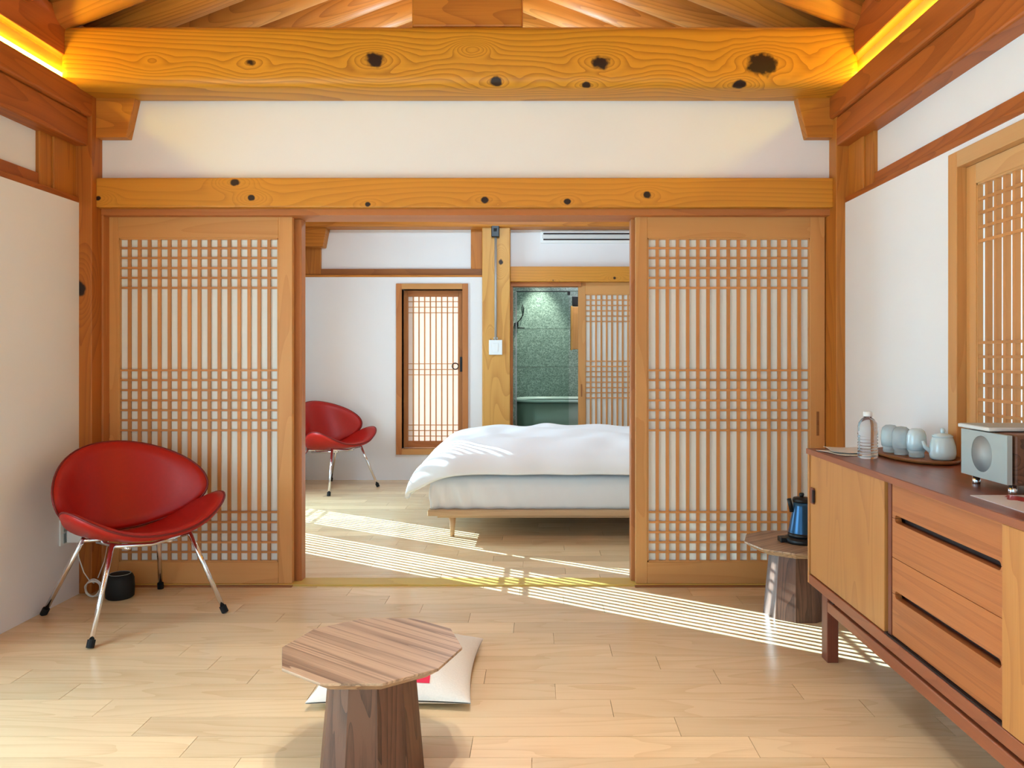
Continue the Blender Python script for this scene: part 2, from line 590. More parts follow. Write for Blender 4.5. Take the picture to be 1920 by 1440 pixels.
def prism(name, pts, axis, a0, a1, mat, parent=None, bevel=0.0):
    """polygon (list of the two other coordinates, in xyz order) pushed along an axis"""
    bm = bmesh.new()
    other = [i for i in range(3) if i != axis]
    c = [0, 0, 0]
    c[axis] = (a0 + a1) / 2
    for j, i in enumerate(other):
        c[i] = (min(p[j] for p in pts) + max(p[j] for p in pts)) / 2
    lo, hi = [], []
    for p in pts:
        for lst, a in ((lo, a0), (hi, a1)):
            v = [0, 0, 0]
            v[axis] = a - c[axis]
            v[other[0]] = p[0] - c[other[0]]
            v[other[1]] = p[1] - c[other[1]]
            lst.append(bm.verts.new(v))
    n = len(pts)
    bm.faces.new(lo)
    bm.faces.new(list(reversed(hi)))
    for i in range(n):
        j = (i + 1) % n
        bm.faces.new((lo[i], hi[i], hi[j], lo[j]))
    bmesh.ops.recalc_face_normals(bm, faces=bm.faces)
    if bevel:
        bmesh.ops.bevel(bm, geom=list(bm.edges), offset=bevel, segments=2, affect='EDGES', profile=0.5)
    me = bpy.data.meshes.new(name)
    bm.to_mesh(me)
    bm.free()
    return link(name, me, mat, parent, local(parent, c))


def struct(o, label, cat):
    return tag(o, label, cat, kind='structure')


# ================================================================== FLOOR
floor = struct(box('floor', XL - 0.1, XR + 0.1, Y0 - 0.1, YB + 0.1, -0.12, -0.012, 'oak', None, 0.0),
               'light oak strip floor running through both rooms', 'floor')
PW, PLN = 0.129, 0.857
ya = 2.925
plank_cache = {}
r0 = -int((YB - ya) / PW) - 1
for r in range(r0, 14):
    y1 = ya - r * PW
    y0 = y1 - PW
    if y0 >= YB:
        continue
    y1 = min(y1, YB)
    off = (0.692 + 0.205 * r + random.uniform(-.03, .03)) % PLN
    js = [XL]
    x = XL - (XL % PLN) + off - PLN
    while x < XR:
        if XL + 0.06 < x < XR - 0.06:
            js.append(x)
        x += PLN
    js.append(XR)
    for i in range(len(js) - 1):
        g = 0.0009
        key = (round(js[i + 1] - js[i], 3), round(y1 - y0, 3))
        if key not in plank_cache:
            me = box_mesh('plank', js[i + 1] - js[i] - 2 * g, y1 - y0 - 2 * g, 0.012, 0.0, 1)
            me.materials.append(M['oak'])
            plank_cache[key] = me
        c = ((js[i] + js[i + 1]) / 2, (y0 + y1) / 2, -0.006 + random.uniform(-.0003, .0002))
        link('plank', plank_cache[key], None, floor, local(floor, c))

# ================================================================== WALLS
WT = 2.07   # outer half width
LW = (0.30, 2.80, 0.12, 1.90)    # front room window, left wall  (y0 y1 z0 z1)
LB = (5.13, 6.52, 0.20, 1.92)    # bedroom window, left wall
RW = (1.20, 2.80, 0.45, 1.87)    # right wall window


def side_wall_blocks(x0, x1, wins, z1=ZF):
    out = []
    y = Y0
    for (a, b, c, d) in wins:
        out.append((x0, x1, y, a, 0, z1))
        out.append((x0, x1, a, b, 0, c))
        out.append((x0, x1, a, b, d, z1))
        y = b
    out.append((x0, x1, y, YB + 0.12, 0, z1))
    return out


def L_(h):
    return XC - h


def R_(h):
    return XC + h


wl = struct(boxes('wall_left', side_wall_blocks(L_(WT), XL, [LW, LB]) + [(L_(WT), L_(1.96), Y0, YB + .12, ZF, 2.75)], 'plaster'),
            'white plaster side wall behind the near red chair', 'wall')
wr = struct(boxes('wall_right', side_wall_blocks(XR, R_(WT), [RW]) + [(R_(1.96), R_(WT), Y0, YB + .12, ZF, 2.75)], 'plaster'),
            'white plaster side wall behind the sideboard', 'wall')
# partition between beam and lintel
struct(box('wall_partition', XL, XR, 3.955, 4.05, 2.06, 2.52, 'plaster', None, 0),
       'white plaster panel between the big crossbeam and the lintel', 'wall')
# bedroom end wall, lower skin, upper plaster
bx0, bx1 = -0.530, XR
W2 = (-1.305, -0.722, 0.30, 1.835)
struct(boxes('wall_back', [(XL, W2[0], YB, 7.60, 0, ZF), (W2[1], bx0 + .01, YB, 7.60, 0, ZF), (W2[0], W2[1], YB, 7.60, 0, W2[2]),
                           (W2[0], W2[1], YB, 7.60, W2[3], ZF), (XL, XR, 7.49, 7.60, ZF, 3.4)], 'plaster'),
       'white plaster end wall of the bedroom', 'wall')
# garden side wall behind the camera, with a wide opening
struct(boxes('wall_front', [(XL - .15, XL + .2, Y0 - .12, Y0, 0, 3.6), (XR - .2, XR + .15, Y0 - .12, Y0, 0, 3.6), (XL + .2, XR - .2, Y0 - .12, Y0, 2.1, 3.6)], 'plaster'),
       'white plaster garden wall with a wide opening', 'wall')


# ------------------------------------------------------------------ roof
def roof_z(u):
    return 2.912 + 0.38 * (1.517 - u)


ceil_pts = []
for u in (2.75, 0.0):
    ceil_pts.append((u, roof_z(u) + 0.13))
prof = [(L_(2.75), ceil_pts[0][1]), (XC, ceil_pts[1][1]), (R_(2.75), ceil_pts[0][1]), (R_(2.75), ceil_pts[0][1] + .1), (XC, ceil_pts[1][1] + .1), (L_(2.75), ceil_pts[0][1] + .1)]
ceiling = struct(prism('ceiling', prof, 1, Y0 - 0.5, YB + 0.5, 'plaster'), 'white plastered roof slopes between the log rafters', 'ceiling')
RR = 0.094
raf_me = {}
for sgn in (-1, 1):
    p0 = Vector((sgn * 2.02, 0, roof_z(2.02) + RR))
    p1 = Vector((sgn * 0.02, 0, roof_z(0.02) + RR))
    ln = (p1 - p0).length
    bm = bmesh.new()
    bmesh.ops.create_cone(bm, cap_ends=True, segments=20, radius1=RR, radius2=RR * 0.92, depth=ln)
    bmesh.ops.rotate(bm, cent=(0, 0, 0), matrix=Matrix.Rotation(PI / 2, 3, 'Y'), verts=bm.verts)
    me = bpy.data.meshes.new('rafter')
    bm.to_mesh(me)
    bm.free()
    me.materials.append(M['rafter'])
    for p in me.polygons:
        p.use_smooth = len(p.vertices) == 4
    raf_me[sgn] = (me, (p0 + p1) / 2, p0, p1)
for i in range(-15, 13):
    y = 3.72 + i * 0.3
    if y > YB - 0.1:
        break
    for sgn in (-1, 1):
        me, mid, p0, p1 = raf_me[sgn]
        o = link('rafter', me, None, ceiling, local(ceiling, (XC + mid.x, y, mid.z)))
        d = (p1 - p0).normalized()
        o.rotation_euler = (0, -math.atan2(d.z, d.x), 0)
# ridge beam
struct(box('trim_1', XC - .11, XC + .11, Y0, YB, roof_z(0) - .16, roof_z(0) + 0.06, 'pineY', None, .02),
       'pine ridge beam under the roof peak', 'beam')

# ------------------------------------------------------------------ big crossbeam and timber frame
me = box_mesh('crossbeam', 2 * 1.93, 0.26, 0.296, 0.045, 4)
for p in me.polygons:
    p.use_smooth = True
struct(link('trim_2', me, 'beam', None, (XC, 3.85, 2.635)), 'massive knotty yellow pine crossbeam under the rafters', 'beam')
struct(box('trim_3', -0.61, -0.075, 3.75, 3.95, 2.783, 3.40, 'pineX', None, .01),
       'squat brown pine post block standing on the middle of the crossbeam', 'beam')
# slanted brackets under the beam ends
for k, (xa, xb, xc, lab) in enumerate(((XL + .05, -2.03, -2.075, 'dark pine bracket under the left end of the crossbeam'),
                                       (XR - .03, 1.31, 1.36, 'pine bracket under the right end of the crossbeam'))):
    struct(prism('trim_%d' % (4 + k), [(xa, 2.49), (xb, 2.49), (xc, 2.29), (xa, 2.29)], 1, 3.90, 4.0, 'pineX', None, .003), lab, 'bracket')
# lintel and head jamb over the sliding doors
struct(box('trim_6', -2.228, 1.493, 3.90, 4.10, 1.938, 2.086, 'lintel', None, .006), 'yellow pine lintel with small dark knots above the sliding doors', 'lintel')
struct(box('trim_7', -2.228, 1.493, 3.945, 4.14, 1.905, 1.938, 'head', None, .002), 'reddish head rail the sliding doors run in', 'rail')
# corner posts, jambs
struct(box('trim_8', XL - .03, -2.226, 3.862, 4.10, 0, 2.49, 'postL', None, .004), 'red pine corner post with a black knot beside the left sliding door', 'post')
struct(box('trim_9', 1.491, XR + .03, 3.862, 4.10, 0, 2.49, 'pineZ', None, .004), 'pine corner post beside the right sliding door', 'post')
struct(box('trim_10', -2.226, -2.203 - .012, 3.945, 4.14, 0, 1.905, 'jamb', None, .002), 'reddish jamb strip beside the left sliding door', 'jamb')
struct(box('trim_11', 1.4935, 1.51, 3.945, 4.14, 0, 1.905, 'jamb', None, .002), 'reddish jamb strip beside the right sliding door', 'jamb')
struct(box('trim_12', -1.31, -1.236, 4.05, 4.12, 0, 1.905, 'jamb', None, .003), 'narrow stile at the left edge of the bedroom opening', 'jamb')
struct(box('trim_13', 0.489, 0.56, 4.05, 4.12, 0, 1.905, 'jamb', None, .003), 'narrow stile at the right edge of the bedroom opening', 'jamb')
struct(box('trim_14', -2.2, 1.49, 3.985, 4.11, -.004, .010, 'track', None, .003), 'yellowish wooden floor track under the sliding doors', 'track')
struct(box('trim_15', -2.2, -1.262, 3.965, 3.985, -.002, .008, 'brown', None, .002), 'brown floor strip under the left sliding door', 'track')
struct(box('trim_16', 0.50, 1.49, 3.965, 3.985, -.002, .008, 'brown', None, .002), 'brown floor strip under the right sliding door', 'track')

# side wall timbers, both rooms
tn = 17
for side, S, X in (('left', -1, L_), ('right', 1, R_)):
    def tb(h0, h1, y0, y1, z0, z1, mat, lab, cat, bev=.004):
        global tn
        a, b = sorted((X(h0), X(h1)))
        o = struct(box('trim_%d' % tn, a, b, y0, y1, z0, z1, mat, None, bev), lab, cat)
        tn += 1
        return o
    tb(1.913, 1.965, Y0, 3.865, ZF, 1.98, 'pineY', 'thin pine cap along the top of the lower %s wall' % side, 'trim')
    tb(1.945, 2.02, Y0, 3.60, 1.98, 2.040, 'pineY', 'dark pine rail above the lower %s wall' % side, 'rail')
    tb(1.94, 2.03, 3.60, 3.69, 1.98, 2.30, 'pineZ', 'narrow pine board beside the %s corner column' % side, 'board')
    tb(1.93, 2.03, 3.69, 3.95, 1.98, 2.50, 'pineZ', 'square pine corner column above the lower %s wall' % side, 'column')
    tb(1.870, 2.03, Y0, 3.93, 2.235, 2.380, 'pineY', 'lower reddish pine plate along the %s wall' % side, 'beam', .01)
    tb(1.850, 1.935, Y0, 3.93, 2.380, 2.500, 'pineY', 'upper reddish pine plate below the %s light cove' % side, 'beam', .012)
    tb(1.950, 2.03, Y0, 3.95, 2.38, 2.70, 'cove', 'back board of the %s light cove' % side, 'board', 0)
    tb(1.900, 2.05, Y0, 3.98, 2.635, 2.845, 'pineY', 'reddish pine eaves plate above the %s light cove' % side, 'beam', .008)
    # bedroom run of the same plates
    tb(1.870, 2.03, 4.12, YB, 2.235, 2.845, 'pineY', 'pine wall plate along the %s bedroom wall' % side, 'beam', .01)
    tb(1.913, 1.965, 4.10, YB + .05, ZF, 1.98, 'pineY', 'thin pine cap along the %s bedroom wall' % side, 'trim')
    # strip light in the cove
    a, b = sorted((X(1.936), X(1.950)))
    s = box('light_strip', a, b, Y0 + .1, 3.90, 2.552, 2.564, 'LED', None, 0)
    tag(s, 'glowing yellow light strip hidden in the %s wall cove' % side, 'strip light', 'cove strip lights')

# bedroom end wall timbers
Yb = YB
struct(box('trim_%d' % tn, XL, -0.53, Yb - .004, 7.50, ZF, 1.972, 'pineX', None, .002), 'thin pine cap along the top of the bedroom end wall', 'trim'); tn += 1
struct(box('trim_%d' % tn, XL, -0.53, Yb + .025, 7.50, 1.972, 2.035, 'brown', None, .003), 'dark knotted rail above the bedroom end wall', 'rail'); tn += 1
struct(box('trim_%d' % tn, XL - .03, -2.092, Yb + .02, 7.52, 1.98, 2.45, 'pineZ', None, .003), 'pine corner column of the bedroom', 'column'); tn += 1
struct(prism('trim_%d' % tn, [(XL - .02, 2.42), (-2.01, 2.42), (-2.045, 2.235), (XL - .02, 2.235)], 1, 7.36, 7.49, 'pineX', None, .003), 'slanted pine bracket in the bedroom corner', 'bracket'); tn += 1
struct(box('trim_%d' % tn, -0.644, -0.53, Yb + .025, 7.51, 2.035, 2.45, 'pineZ', None, .003), 'narrow pine board beside the bedroom column', 'board'); tn += 1
struct(box('trim_%d' % tn, -0.528, -0.262, 7.36, 7.60, 0, 2.45, 'column', None, .008), 'square yellow pine column at the bathroom door', 'column'); tn += 1
struct(box('trim_%d' % tn, XL, XR, 7.30, 7.60, 2.415, 2.70, 'pineX', None, .02), 'pine beam across the bedroom end wall', 'beam'); tn += 1
struct(box('trim_%d' % tn, -0.262, XR, 7.40, 7.58, 1.905, 2.050, 'lintel', None, .006), 'yellow pine lintel above the bathroom door', 'lintel'); tn += 1
struct(box('trim_%d' % tn, -0.262, 0.42, 7.45, 7.58, 1.865, 1.905, 'head', None, .002), 'reddish head rail of the bathroom door', 'rail'); tn += 1
struct(box('trim_%d' % tn, -0.262, -0.240, 7.46, 7.60, 0, 1.865, 'jamb', None, .002), 'reddish jamb of the bathroom door', 'jamb'); tn += 1


# ================================================================== SLIDING LATTICE DOORS
def lattice_panel(root, axis, a0, a1, z0, z1, ina, inz, pitch, d0, thick, hz, frame_mats, paper, wide=.0165, first=None, facing=-1, bar_d=.010, nbar=None):
    """frame, bars and paper; axis 0: panel runs in x and faces y, axis 1: runs in y and faces x"""
    i0, i1 = ina
    k0, k1 = inz
    d1 = d0 - facing * thick

    def B(name, p0, p1, q0, q1, e0, e1, mat, bev=.002, seg=1):
        if axis == 0:
            return box(name, p0, p1, min(e0, e1), max(e0, e1), q0, q1, mat, root, bev, seg)
        return box(name, min(e0, e1), max(e0, e1), p0, p1, q0, q1, mat, root, bev, seg)
    mh, mv = frame_mats
    B('stile', a0, i0, z0, z1, d0, d1, mv)
    B('stile', i1, a1, z0, z1, d0, d1, mv)
    B('rail', i0, i1, k1, z1, d0, d1, mh)
    B('rail', i0, i1, z0, k0, d0, d1, mh)
    s = -facing
    db = d0 + s * .006
    # slim bead around the lattice
    bw = .007
    B('bead', i0, i1, k1 - bw, k1, db - s * .002, db + s * .016, mh, 0)
    B('bead', i0, i1, k0, k0 + bw, db - s * .002, db + s * .016, mh, 0)
    B('bead', i0, i0 + bw, k0, k1, db - s * .002, db + s * .016, mv, 0)
    B('bead', i1 - bw, i1, k0, k1, db - s * .002, db + s * .016, mv, 0)
    n = nbar or int(round((i1 - i0) / pitch)) - 1
    pp = (i1 - i0) / (n + 1)
    for i in range(n):
        c = i0 + pp * (i + 1)
        B('lattice_bar', c - wide / 2, c + wide / 2, k0, k1, db + s * .002, db + s * (.002 + bar_d), 'bar', 0)
    for z in hz:
        B('lattice_bar', i0, i1, z - wide * .31, z + wide * .31, db, db + s * .010, 'bar', 0)
    B('paper_panel' if paper != 'glass' else 'pane', i0 - .004, i1 + .004, k0 - .004, k1 + .004, db + s * (.003 + bar_d), db + s * (.0046 + bar_d), paper, 0)


HZ = [1.746, 1.695, 1.643, 1.592, 1.540, 1.113, 1.062, 1.010, .957, .906, .854, .802, .378, .326, .274, .222, .171]
d1 = thing('door_1', 'sliding lattice door with white paper behind the near red chair', 'door', (-1.757, 4.02, 0), kind='structure')
lattice_panel(d1, 0, -2.2455, -1.269, .010, 1.909, (-2.168, -1.341), (.121, 1.797), .0516, 4.0, .034, HZ, ('doorX', 'doorZ'), 'paper', nbar=15)
box('finger_pull', -2.229, -2.213, 3.9985, 4.004, .762, .892, 'brown', d1, .001)
d2 = thing('door_2', 'sliding lattice door with white paper behind the blue kettle', 'door', (.997, 4.02, 0), kind='structure')
lattice_panel(d2, 0, .5076, 1.4865, .010, 1.909, (.568, 1.410), (.121, 1.797), .0516, 4.0, .034, HZ, ('doorX', 'doorZ'), 'paper', nbar=15)
box('finger_pull', 1.442, 1.456, 3.9985, 4.004, .775, .9, 'brown', d2, .001)

# bathroom sliding door
d3 = thing('door_3', 'lattice sliding door half open at the bathroom', 'door', (.75, 7.5, 0), kind='structure')
hz3 = [1.735, 1.683, 1.631, 1.58, 1.528, 1.143, 1.092, 1.042, .992, .94, .888, .838, .788, .378, .326, .274, .222, .171]
lattice_panel(d3, 0, .393, 1.36, .01, 1.905, (.462, 1.29), (.121, 1.79), .0516, 7.48, .034, hz3, ('doorX', 'doorZ'), 'paper', nbar=15)
box('finger_pull', .418, .432, 7.4785, 7.484, .80, .92, 'brown', d3, .001)
struct(boxes('wall_bathroom', [(1.30, XR + .1, 7.535, 7.60, 0, 1.905)], 'plaster'), 'white plaster beside the bathroom door', 'wall')

# ================================================================== WINDOWS
# right wall window
w1 = thing('window_1', 'wooden lattice window with bright paper above the sideboard', 'window', (XR, 2.0, .40), kind='structure')
y0, y1, z0, z1 = RW
cw = .055
for (a, b, c, d) in ((y0 - cw, y0 + .004, z0 - cw, z1 + cw), (y1 - .004, y1 + cw, z0 - cw, z1 + cw), (y0 + .004, y1 - .004, z1 - .004, z1 + cw), (y0 + .004, y1 - .004, z0 - cw, z0 + .004)):
    box('casing', XR - .022, XR + .10, a, b, c, d, 'doorY' if b - a > .5 else 'doorZ', w1, .003)
hzw = [1.737, 1.688, 1.638, 1.589, 1.232, 1.182, 1.132, 1.082, 1.032, .982, .932, .66, .61, .56]
for (a, b) in ((2.0, 2.794), (1.206, 2.0)):
    lattice_panel(w1, 1, a, b, z0 + .005, z1 - .005, (a + .06, b - .06), (z0 + .06, z1 - .075), .0516, XR + .012, .034, hzw, ('doorY', 'doorZ'), 'paper_out', facing=-1, bar_d=.018)
for (a, b, c, d) in ((2.775, 2.80, z0, z1), (1.2, 1.225, z0, z1), (1.225, 2.775, z1 - .025, z1), (1.225, 2.775, z0, z0 + .025)):
    box('stop', XR + .048, XR + .09, a, b, c, d, 'jamb', w1, 0)
# bedroom end window (a low lattice casement)
w2 = thing('window_2', 'tall narrow lattice window with backlit panes beside the bed', 'window', (-1.0, YB, .25), kind='structure')
x0, x1, z0, z1 = W2
cw = .054
for (a, b, c, d) in ((x0 - cw, x0, z0 - cw, z1 + cw), (x1, x1 + cw, z0 - cw, z1 + cw), (x0, x1, z1, z1 + cw), (x0, x1, z0 - cw, z0)):
    box('casing', a, b, YB - .02, YB + .14, c, d, 'doorX' if b - a > .3 else 'jamb', w2, .003)
hz2 = [1.722, 1.668, 1.614, 1.118, 1.062, 1.010, .522, .468, .414]
lattice_panel(w2, 0, x0 + .002, x1 - .002, z0 + .004, z1 - .004, (x0 + .04, x1 - .045), (z0 + .06, z1 - .058), .0545, YB + .075, .034, hz2, ('head', 'jamb'), 'frost', wide=.011, nbar=8)
hd = box('handle_plate', x1 - .032, x1 - .008, YB + .062, YB + .075, 1.04, 1.185, 'black', w2, .003)
tube('ring_pull', [(x1 - .075 + .030 * math.cos(t * PI / 8), YB + .045, 1.095 + .030 * math.sin(t * PI / 8)) for t in range(16)], .005, 'black', hd, 6, True)
# bedroom left window, clear panes: the sun comes through here
w3 = thing('window_3', 'clear lattice window on the left wall of the bedroom', 'window', (XL, 5.8, .2), kind='structure')
y0, y1, z0, z1 = LB
for (a, b) in ((y0, 5.83), (5.83, y1)):
    lattice_panel(w3, 1, a + .003, b - .003, z0, z1, (a + .115, b - .13) if a < 5.5 else (a + .13, b - .115), (z0 + .06, z1 - .05), .05, XL - .05, .034,
                  [z1 - .1, z1 - .15, z1 - .2, 1.08, 1.03, z0 + .15, z0 + .1], ('doorY', 'doorZ'), 'glass', wide=.019, facing=1)
# front room left window
w4 = thing('window_4', 'clear lattice window on the left wall near the camera', 'window', (XL, 1.5, .12), kind='structure')
y0, y1, z0, z1 = LW
for k in range(3):
    a = y0 + (y1 - y0) * k / 3
    b = y0 + (y1 - y0) * (k + 1) / 3
    lattice_panel(w4, 1, a + .003, b - .003, z0, z1, (a + .07, b - .07), (z0 + .07, z1 - .06), .1, XL - .05, .034, [z1 - .16, 1.0, z0 + .17], ('doorY', 'doorZ'), 'glass', wide=.013, facing=1)

# ================================================================== OUTSIDE
struct(box('ground', -14, 14, -14, 20, -.5, -.35, 'ground', None, 0), 'pale stone ground outside the house', 'ground')

# ================================================================== BATHROOM
YW = 9.6
struct(boxes('wall_bath_back', [(-1.0, 2.2, YW, YW + .1, -.1, 2.6)], 'plaster'), 'bathroom back wall behind the terrazzo panels', 'wall')
bw = bpy.data.objects['wall_bath_back']
zs = [0.0, .59, 1.06, 1.53, 2.0, 2.6]
for i in range(5):
    box('terrazzo_panel', -.42, 1.9, YW - .02, YW, zs[i] + .002, zs[i + 1] - .002, 'terrazzo', bw, .002)
struct(boxes('wall_bath_side', [(-.50, -.40, 7.6, YW, -.1, 2.6), (1.65, 1.75, 7.6, YW, -.1, 2.6)], 'terrazzo'), 'green terrazzo side walls of the bathroom', 'wall')
struct(box('floor_bath', -.5, 1.75, 7.6, YW, -.1, .02, 'terrazzo', None, 0), 'green terrazzo bathroom floor', 'floor')
struct(box('ceiling_bath', -.5, 1.75, 7.58, YW + .1, 2.4, 2.5, 'plaster', None, 0), 'white bathroom ceiling', 'ceiling')

# bathtub: rounded shell with a rim
tub = thing('bathtub', 'grey green bathtub below the terrazzo wall', 'bathtub', (.55, 9.05, .02))


def rounded(hx, hy, r, n=8):
    pts = []
    for cx, cy, a0 in ((hx - r, hy - r, 0), (-hx + r, hy - r, PI / 2), (-hx + r, -hy + r, PI), (hx - r, -hy + r, 1.5 * PI)):
        for k in range(n + 1):
            a = a0 + PI / 2 * k / n
            pts.append((cx + r * math.cos(a), cy + r * math.sin(a)))
    return pts


def loft(name, sections, mat, parent, loc=(0, 0, 0), cap0=True, cap1=True, smooth=True):
    vs, fs = [], []
    n = len(sections[0][0])
    for (pts, z) in sections:
        vs += [(p[0], p[1], z) for p in pts]
    for i in range(len(sections) - 1):
        for k in range(n):
            k2 = (k + 1) % n
            fs.append((i * n + k, i * n + k2, (i + 1) * n + k2, (i + 1) * n + k))
    if cap0:
        fs.append(tuple(range(n - 1, -1, -1)))
    if cap1:
        fs.append(tuple((len(sections) - 1) * n + k for k in range(n)))
    me = bpy.data.meshes.new(name)
    me.from_pydata(vs, [], fs)
    return link(name, me, mat, parent, loc, smooth)


loft('basin', [(rounded(.74, .34, .2), 0), (rounded(.78, .37, .22), .30), (rounded(.80, .38, .24), .665), (rounded(.74, .33, .2), .665), (rounded(.66, .27, .2), .2), (rounded(.5, .2, .15), .12)], 'soap', tub)
loft('rim', [(rounded(.815, .395, .25), .655), (rounded(.82, .40, .25), .672), (rounded(.81, .39, .25), .682), (rounded(.74, .33, .2), .682), (rounded(.735, .325, .2), .655)], 'rim', tub, (0, 0, 0), False, False)

# shower screen, shower set, mirror
scn = thing('shower_screen', 'clear glass shower screen in front of the bathtub', 'glass screen', (.05, 8.45, .02))
box('pane', -.235, .34, 8.446, 8.454, .03, 1.90, 'screen', scn, 0)
box('clamp', .325, .355, 8.44, 8.46, 1.86, 1.90, 'black', scn, .002)
box('edge_profile', -.240, -.228, 8.443, 8.457, .03, 1.90, 'steel', scn, .001)
box('top_profile', -.24, .34, 8.444, 8.456, 1.895, 1.905, 'black', scn, .001)
sh = thing('hand_shower', 'small black hand shower on the terrazzo wall', 'shower', (-.27, 9.55, 1.55))
box('mixer', -.285, -.235, 9.53, 9.58, 1.565, 1.61, 'black', sh, .006)
tube('spout', [(-.26, 9.55, 1.58), (-.235, 9.52, 1.545), (-.16, 9.5, 1.54)], .007, 'black', sh, 6)
tube('hose', [(-.26, 9.55, 1.60), (-.22, 9.53, 1.64), (-.18, 9.54, 1.70), (-.17, 9.56, 1.78), (-.19, 9.57, 1.83)], .006, 'black', sh, 6)
mir = thing('mirror_cabinet', 'wood framed bathroom mirror cabinet at the door edge', 'cabinet', (.45, 8.7, 1.27))
box('body', .385, .56, 8.55, 8.75, 1.27, 1.74, 'doorZ', mir, .004)
box('side_frame', .370, .386, 8.55, 8.76, 1.26, 1.75, 'column', mir, .002)
sp = thing('wall_lamp', 'small black lamp above the bathroom mirror cabinet', 'lamp', (.44, 8.65, 1.75))
box('lamp_body', .385, .52, 8.58, 8.68, 1.752, 1.86, 'black', sp, .006)
box('mount', .43, .47, 8.68, 8.76, 1.78, 1.82, 'black', sp, .003)
dl = bpy.data.lights.new('bathroom_downlight', 'SPOT')
dl.energy = 120
dl.spot_size = math.radians(58)
dl.spot_blend = 0.7
dl.shadow_soft_size = .04
dl.color = (1, .97, .9)
dlo = bpy.data.objects.new('bathroom_downlight', dl)
COL.objects.link(dlo)
dlo.location = (.02, 9.32, 2.38)
dlo.rotation_euler = Vector((0, .16, -1)).to_track_quat('-Z', 'Y').to_euler()

# ================================================================== RED CHAIRS
def shell_mesh(name, fn, rings=9, segs=48, th=.034):
    top, bot = [], []

    def ev(r, a):
        return Vector(fn(r * math.cos(a), r * math.sin(a)))
    vs, fs = [], []

    def nrm(u, v):
        e = .01
        du = Vector(fn(u + e, v)) - Vector(fn(u - e, v))
        dv = Vector(fn(u, v + e)) - Vector(fn(u, v - e))
        return du.cross(dv).normalized()
    layers = []
    for sgn in (1, -1):
        c = len(vs)
        n0 = nrm(0, 0)
        vs.append(Vector(fn(0, 0)) + n0 * (th / 2 * sgn))
        rr = []
        for i in range(1, rings + 1):
            r = i / rings
            rr.append(len(vs))
            k = 1.0 if i < rings else 0.35
            for s in range(segs):
                a = 2 * PI * s / segs
                u, v = r * math.cos(a), r * math.sin(a)
                if i == rings:
                    u, v = u * 1.0, v * 1.0
                elif i == rings - 1:
                    u, v = u / r * (1 - .45 / rings), v / r * (1 - .45 / rings)
                vs.append(Vector(fn(u, v)) + nrm(u, v) * (th / 2 * sgn * k))
        for s in range(segs):
            s2 = (s + 1) % segs
            f = (c, rr[0] + s, rr[0] + s2)
            fs.append(f if sgn > 0 else f[::-1])
            for i in range(rings - 1):
                f = (rr[i] + s, rr[i + 1] + s, rr[i + 1] + s2, rr[i] + s2)
                fs.append(f if sgn > 0 else f[::-1])
        layers.append(rr[-1])
    for s in range(segs):
        s2 = (s + 1) % segs
        fs.append((layers[0] + s, layers[1] + s, layers[1] + s2, layers[0] + s2))
    me = bpy.data.meshes.new(name)
    me.from_pydata([tuple(v) for v in vs], [], fs)
    bm = bmesh.new()
    bm.from_mesh(me)
    bmesh.ops.recalc_face_normals(bm, faces=bm.faces)
    bm.to_mesh(me)
    bm.free()
    return me


def seat_fn(u, v):
    # local: x forward, y to the sitter's left
    y = .335 * u
    x = .085 + .265 * v + .085 * u * u
    z = .372 + .165 * (u * u) ** 1.15 + .032 * v + .012 * v * v
    return (x, y, z)


def back_fn(u, v):
    y = .335 * u
    x = -.170 - .080 * v + .215 * (u * u) ** 1.1 + .01 * v * v
    z = .580 + .195 * v
    return (x, y, z)


def red_chair(loc, rz, label):
    t = thing('lounge_chair', label, 'chair', loc, rz, 'red shell lounge chairs')
    s = link('seat', shell_mesh('seat', seat_fn), 'leather', t, (0, 0, 0), True)
    tube('piping', [seat_fn(1.006 * math.cos(2 * PI * k / 60), 1.006 * math.sin(2 * PI * k / 60)) for k in range(60)], .005, 'piping', s, 6, True)
    b = link('backrest', shell_mesh('backrest', back_fn), 'leather', t, (0, 0, 0), True)
    tube('piping', [back_fn(1.006 * math.cos(2 * PI * k / 60), 1.006 * math.sin(2 * PI * k / 60)) for k in range(60)], .005, 'piping', b, 6, True)
    feet = [(.31, -.285), (.31, .285), (-.29, -.262), (-.29, .262)]
    tops = [(.215, -.165, .385), (.215, .165, .385), (-.10, -.165, .362), (-.10, .165, .362)]
    for (fx, fy), tp in zip(feet, tops):
        a = Vector((fx, fy, .012))
        bb = Vector(tp)
        lg = tube('leg', [tuple(a), tuple(a.lerp(bb, .5)), tuple(bb)], .0105, 'chrome', t, 12)
        d = (bb - a).normalized()
        tube('foot_cap', [tuple(a - d * .010), tuple(a + d * .022)], .0155, 'rubber', lg, 14, smooth=False)
    # chrome frame under the seat that also carries the back
    tube('seat_frame', [(.215, -.165, .375), (.215, 0, .355), (.215, .165, .375)], .009, 'chrome', t, 8)
    tube('seat_frame', [(-.10, -.165, .352), (-.10, 0, .335), (-.10, .165, .352)], .009, 'chrome', t, 8)
    for sg in (-1, 1):
        tube('back_support', [(.20, sg * .09, .352), (0, sg * .09, .335), (-.14, sg * .09, .325), (-.20, sg * .09, .38), (-.205, sg * .09, .53)], .009, 'chrome', t, 8)
    return t


red_chair((-1.868, 3.555, 0), math.radians(-40), 'red leather shell chair in the near left corner')
red_chair((-1.873, 6.985, 0), math.radians(-34), 'red leather shell chair in the bedroom beside the lattice window')


